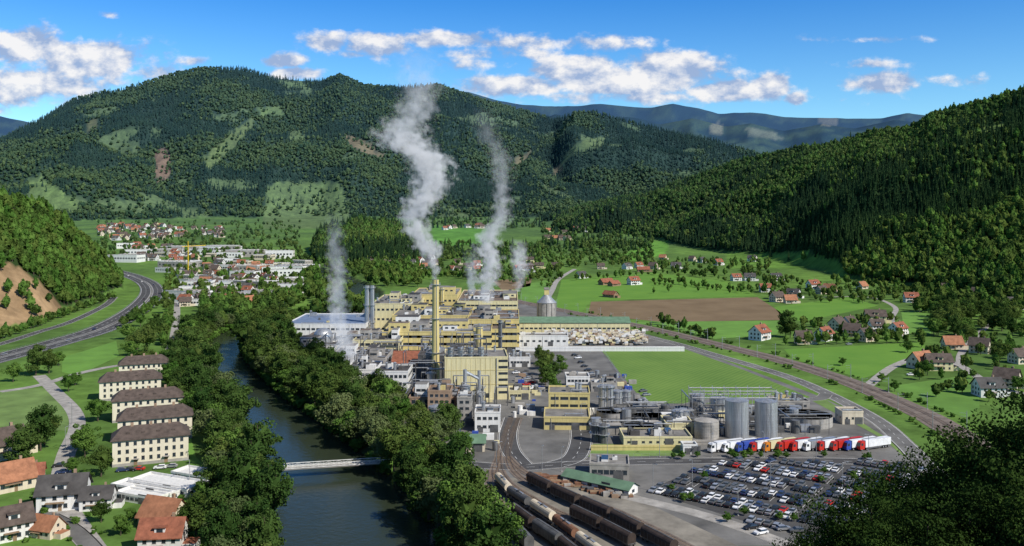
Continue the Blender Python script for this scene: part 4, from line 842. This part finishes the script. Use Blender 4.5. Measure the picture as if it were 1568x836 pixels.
# ---------------- steam ----------------
def plume(name,px0,yb,pts,dens,seed=0,em=.3):
    _,Y=GF(px0,yb); k=Y/FO
    Q=[((p[0]-CX)*k,CH-(p[1]-HY)*k,p[2]*k) for p in pts]
    x0,z0=Q[0][0],Q[0][1]; H=Q[-1][1]-z0; xs=[q[0]-x0 for q in Q]; rm=max(q[2] for q in Q)
    b=MB(); xa=min(q[0]-x0-q[2]*1.5 for q in Q); xb=max(q[0]-x0+q[2]*1.5 for q in Q)
    m=bpy.data.materials.new(name+'_vapour'); m.use_nodes=True; nt=m.node_tree; nt.nodes.remove(nt.nodes['Principled BSDF']); out=nt.nodes['Material Output']; L=nt.links.new
    tc=nn(nt,'ShaderNodeTexCoord')
    n0=nn(nt,'ShaderNodeTexNoise'); n0.inputs['Scale'].default_value=.07; n0.inputs['Detail'].default_value=1; mp=nn(nt,'ShaderNodeMapping'); mp.inputs['Location'].default_value=(seed*31,0,0); L(tc.outputs['Object'],mp.inputs[0]); L(mp.outputs[0],n0.inputs[0])
    v1=nn(nt,'ShaderNodeVectorMath',operation='SUBTRACT'); v1.inputs[1].default_value=(.5,.5,.5); L(n0.outputs['Color'],v1.inputs[0])
    v2=nn(nt,'ShaderNodeVectorMath',operation='SCALE'); v2.inputs['Scale'].default_value=rm*1.3; L(v1.outputs[0],v2.inputs[0])
    sp0=nn(nt,'ShaderNodeSeparateXYZ'); L(tc.outputs['Object'],sp0.inputs[0])
    zn=nn(nt,'ShaderNodeMath',operation='DIVIDE'); zn.inputs[1].default_value=H; zn.use_clamp=True; L(sp0.outputs['Z'],zn.inputs[0])
    v3=nn(nt,'ShaderNodeVectorMath',operation='SCALE'); L(v2.outputs[0],v3.inputs[0]); L(zn.outputs[0],v3.inputs['Scale'])
    va=nn(nt,'ShaderNodeVectorMath',operation='ADD'); L(tc.outputs['Object'],va.inputs[0]); L(v3.outputs[0],va.inputs[1])
    sp=nn(nt,'ShaderNodeSeparateXYZ'); L(va.outputs[0],sp.inputs[0])
    def curve(vals,lo,hi):
        c=nn(nt,'ShaderNodeFloatCurve'); cu=c.mapping.curves[0]
        n=len(vals); zz=[(q[1]-z0)/H for q in Q]
        ps=[(zz[i],(vals[i]-lo)/(hi-lo)) for i in range(n)]
        cu.points[0].location=ps[0]; cu.points[1].location=ps[-1]
        for p in ps[1:-1]: cu.points.new(*p)
        c.mapping.update(); L(zn.outputs[0],c.inputs['Value'])
        mr=nn(nt,'ShaderNodeMapRange'); mr.clamp=False; mr.inputs[3].default_value=lo; mr.inputs[4].default_value=hi; L(c.outputs[0],mr.inputs[0]); return mr.outputs[0]
    lo,hi=min(xs)-1,max(xs)+1
    cxn=curve(xs,lo,hi); rn=curve([q[2] for q in Q],0,rm*1.1); dn=curve([p[3] for p in pts],0,1)
    def mt(op,a,b_,clamp=False):
        q=nn(nt,'ShaderNodeMath',operation=op); q.use_clamp=clamp
        for i,v in enumerate((a,b_)):
            if isinstance(v,(int,float)): q.inputs[i].default_value=v
            elif v is not None: L(v,q.inputs[i])
        return q.outputs[0]
    dx=mt('SUBTRACT',sp.outputs['X'],cxn); d2=mt('ADD',mt('MULTIPLY',dx,dx),mt('MULTIPLY',sp.outputs['Y'],sp.outputs['Y'])); dist=mt('DIVIDE',mt('SQRT',d2,0),rn)
    n1=nn(nt,'ShaderNodeTexNoise'); n1.inputs['Scale'].default_value=.2; n1.inputs['Detail'].default_value=4; n1.inputs['Roughness'].default_value=.62; L(mp.outputs[0],n1.inputs[0])
    e=mt('ADD',mt('SUBTRACT',.95,dist),mt('MULTIPLY',mt('SUBTRACT',n1.outputs['Fac'],.5),3.8))
    e=mt('MULTIPLY',e,1.4,True); e=mt('MULTIPLY',mt('MULTIPLY',e,dn),dens)
    vs_=nn(nt,'ShaderNodeVolumePrincipled'); vs_.inputs['Color'].default_value=(.98,.98,.98,1); vs_.inputs['Anisotropy'].default_value=0; L(e,vs_.inputs['Density'])
    vs_.inputs['Emission Color'].default_value=(.88,.92,1,1); L(mt('MULTIPLY',e,em),vs_.inputs['Emission Strength'])  # added glow in the steam, stands in for multiply scattered light
    L(vs_.outputs[0],out.inputs['Volume'])
    m.cycles.volume_step_rate=.6
    MATS[m.name]=m; r=rm*1.5
    b.box(xa,xb,-r,r,-1,H,m.name); b.obj(name,(x0,Y+2,z0))
plume('steam_plume',667,592,[(667,430,6,.9),(662,400,12,1),(650,372,20,1),(634,345,20,1),(643,312,24,1),(660,275,29,1),(650,240,33,.85),(618,212,38,.65),(622,185,34,.4),(640,155,32,.26),(636,110,36,.07),(640,60,44,0.0)],.22,seed=1,em=.22)
plume('steam_plume',745,520,[(745,462,10,.9),(746,430,15,1),(752,400,17,1),(746,375,18,.9),(757,350,18,.7),(770,315,15,.4),(768,260,18,.2),(745,200,20,.07),(735,160,20,0)],.18,seed=2,em=.22)
plume('steam_plume',722,515,[(722,450,6,.7),(722,425,10,.8),(722,400,12,.4),(722,380,12,0)],.16,seed=3)
plume('steam_plume',793,500,[(793,445,6,.8),(796,420,10,.8),(797,395,14,.6),(788,365,12,0)],.15,seed=4)
plume('steam_plume',540,575,[(540,556,16,1),(528,525,15,.9),(517,480,16,.7),(515,430,15,.5),(512,380,14,.35),(510,325,13,0)],.2,seed=5)
# ---------------- sky ----------------
S=Vector((.60,-.46,.68)).normalized(); el=math.asin(S.z); rot=math.atan2(S.x,S.y)
w=bpy.data.worlds.new('World'); scene.world=w; w.use_nodes=True; nt=w.node_tree; L=nt.links.new; bg=nt.nodes['Background']
sk=nn(nt,'ShaderNodeTexSky',sky_type='NISHITA'); sk.sun_disc=False; sk.sun_elevation=el; sk.sun_rotation=rot; sk.altitude=400; sk.air_density=1.0; sk.dust_density=.3; sk.ozone_density=3.0
def mt(op,a,b_=None,c_=None,clamp=False):
    q=nn(nt,'ShaderNodeMath',operation=op); q.use_clamp=clamp
    for i,v in enumerate((a,b_,c_)):
        if isinstance(v,(int,float)): q.inputs[i].default_value=v
        elif v is not None: L(v,q.inputs[i])
    return q.outputs[0]
tc=nn(nt,'ShaderNodeTexCoord'); sp=nn(nt,'ShaderNodeSeparateXYZ'); L(tc.outputs['Generated'],sp.inputs[0])
yy=mt('MAXIMUM',sp.outputs['Y'],.02); u=mt('DIVIDE',sp.outputs['X'],yy); v=mt('DIVIDE',sp.outputs['Z'],yy)
cb=nn(nt,'ShaderNodeCombineXYZ'); L(u,cb.inputs[0]); L(v,cb.inputs[1])
clouds=[(35,70,60,26,1.2),(135,92,78,28,1.2),(60,128,160,36,.85),(215,112,70,18,.6),(168,22,22,7,.5),(300,94,24,8,.75),(430,94,38,11,1),(450,112,38,10,1),(500,64,32,16,.9),(575,70,44,20,1),(545,84,44,8,.7),(682,60,54,12,1),(850,66,180,15,.66),(780,82,130,14,.6),(880,108,58,23,1.15),(1020,106,64,26,1.2),(960,124,135,22,1.05),(780,132,85,16,1.05),(1110,140,62,16,1.1),(1178,133,29,20,1.2),(1217,151,18,9,1),(1352,128,54,15,1.05),(1335,60,80,7,.55),(1330,98,60,9,.5),(1440,122,80,12,.5),(720,98,110,12,.55),(1000,148,260,14,.6),(-150,90,150,40,1),(1750,100,130,30,1)]
f=None
for (px,py,rx,ry,wt) in clouds:
    a=nn(nt,'ShaderNodeVectorMath',operation='SUBTRACT'); a.inputs[1].default_value=((px-CX)/FO,(HY-py)/FO,0); L(cb.outputs[0],a.inputs[0])
    c=nn(nt,'ShaderNodeVectorMath',operation='MULTIPLY'); c.inputs[1].default_value=(FO/rx/1.2,FO/ry/1.2,0); L(a.outputs[0],c.inputs[0])
    d=nn(nt,'ShaderNodeVectorMath',operation='DOT_PRODUCT'); L(c.outputs[0],d.inputs[0]); L(c.outputs[0],d.inputs[1])
    e=mt('MULTIPLY',mt('POWER',2.718,mt('MULTIPLY',d.outputs['Value'],-1.0)),wt)
    f=e if f is None else mt('MAXIMUM',f,e)
def noi(off,scale,det):
    a=nn(nt,'ShaderNodeVectorMath',operation='MULTIPLY_ADD'); a.inputs[1].default_value=(1,1.5,1); a.inputs[2].default_value=off; L(cb.outputs[0],a.inputs[0])
    n=nn(nt,'ShaderNodeTexNoise'); n.inputs['Scale'].default_value=scale; n.inputs['Detail'].default_value=det; n.inputs['Roughness'].default_value=.6; L(a.outputs[0],n.inputs[0]); return n.outputs['Fac']
nA=noi((0,0,0),22,9); nB=noi((.008,.018,0),22,9)
dA=mt('ADD',f,mt('MULTIPLY',mt('SUBTRACT',nA,.5),1.8))
ms=nn(nt,'ShaderNodeMapRange',interpolation_type='SMOOTHSTEP'); ms.inputs[1].default_value=.28; ms.inputs[2].default_value=.72; L(dA,ms.inputs[0])
front=mt('GREATER_THAN',sp.outputs['Y'],.05); mask=mt('MULTIPLY',mt('MULTIPLY',ms.outputs[0],front),.95)
fe=nn(nt,'ShaderNodeMapRange'); fe.inputs[1].default_value=.02; fe.inputs[2].default_value=.25; L(f,fe.inputs[0]); mask=mt('MULTIPLY',mask,fe.outputs[0])
shd=mt('ADD',mt('ADD',mt('MULTIPLY',mt('SUBTRACT',nA,nB),4.4),mt('MULTIPLY',f,.5)),.1,clamp=True)  # cloud self-shading painted into cloud colour, from noise offset towards the light
K=.12
cc=nn(nt,'ShaderNodeMixRGB'); L(shd,cc.inputs[0]); cc.inputs[1].default_value=(.34/K,.45/K,.68/K,1); cc.inputs[2].default_value=(.95/K,.93/K,.92/K,1)
cr=nn(nt,'ShaderNodeValToRGB'); E=cr.color_ramp.elements; E[0].position=.08; E[0].color=(.55,.84,.95,1); E[1].position=.24; E[1].color=(.15,.52,.90,1); q=E.new(.5); q.color=(.38,.44,.52,1)
L(sp.outputs['Z'],cr.inputs[0])
mul=nn(nt,'ShaderNodeVectorMath',operation='MULTIPLY'); L(sk.outputs[0],mul.inputs[0]); L(cr.outputs[0],mul.inputs[1])
br=nn(nt,'ShaderNodeVectorMath',operation='SCALE'); br.inputs['Scale'].default_value=1.45; L(mul.outputs[0],br.inputs[0])
fin=nn(nt,'ShaderNodeMixRGB'); L(mask,fin.inputs[0]); L(br.outputs[0],fin.inputs[1]); L(cc.outputs[0],fin.inputs[2])
L(fin.outputs[0],bg.inputs[0]); bg.inputs[1].default_value=K
sl=bpy.data.lights.new('sun','SUN'); sl.energy=5.0; sl.angle=rd_(.5); sl.color=(1,.945,.85); so=bpy.data.objects.new('sun',sl); so.rotation_euler=S.to_track_quat('Z','Y').to_euler(); so.location=(0,0,500); scene.collection.objects.link(so)
cam=bpy.data.cameras.new('camera'); cam.sensor_width=36; cam.lens=36*FO/1568; cam.shift_y=-98/1568; cam.clip_start=.5; cam.clip_end=40000
co=bpy.data.objects.new('camera',cam); co.location=(0,0,CH); co.rotation_euler=(math.pi/2,0,0); scene.collection.objects.link(co); scene.camera=co
print('objects',len(bpy.data.objects))
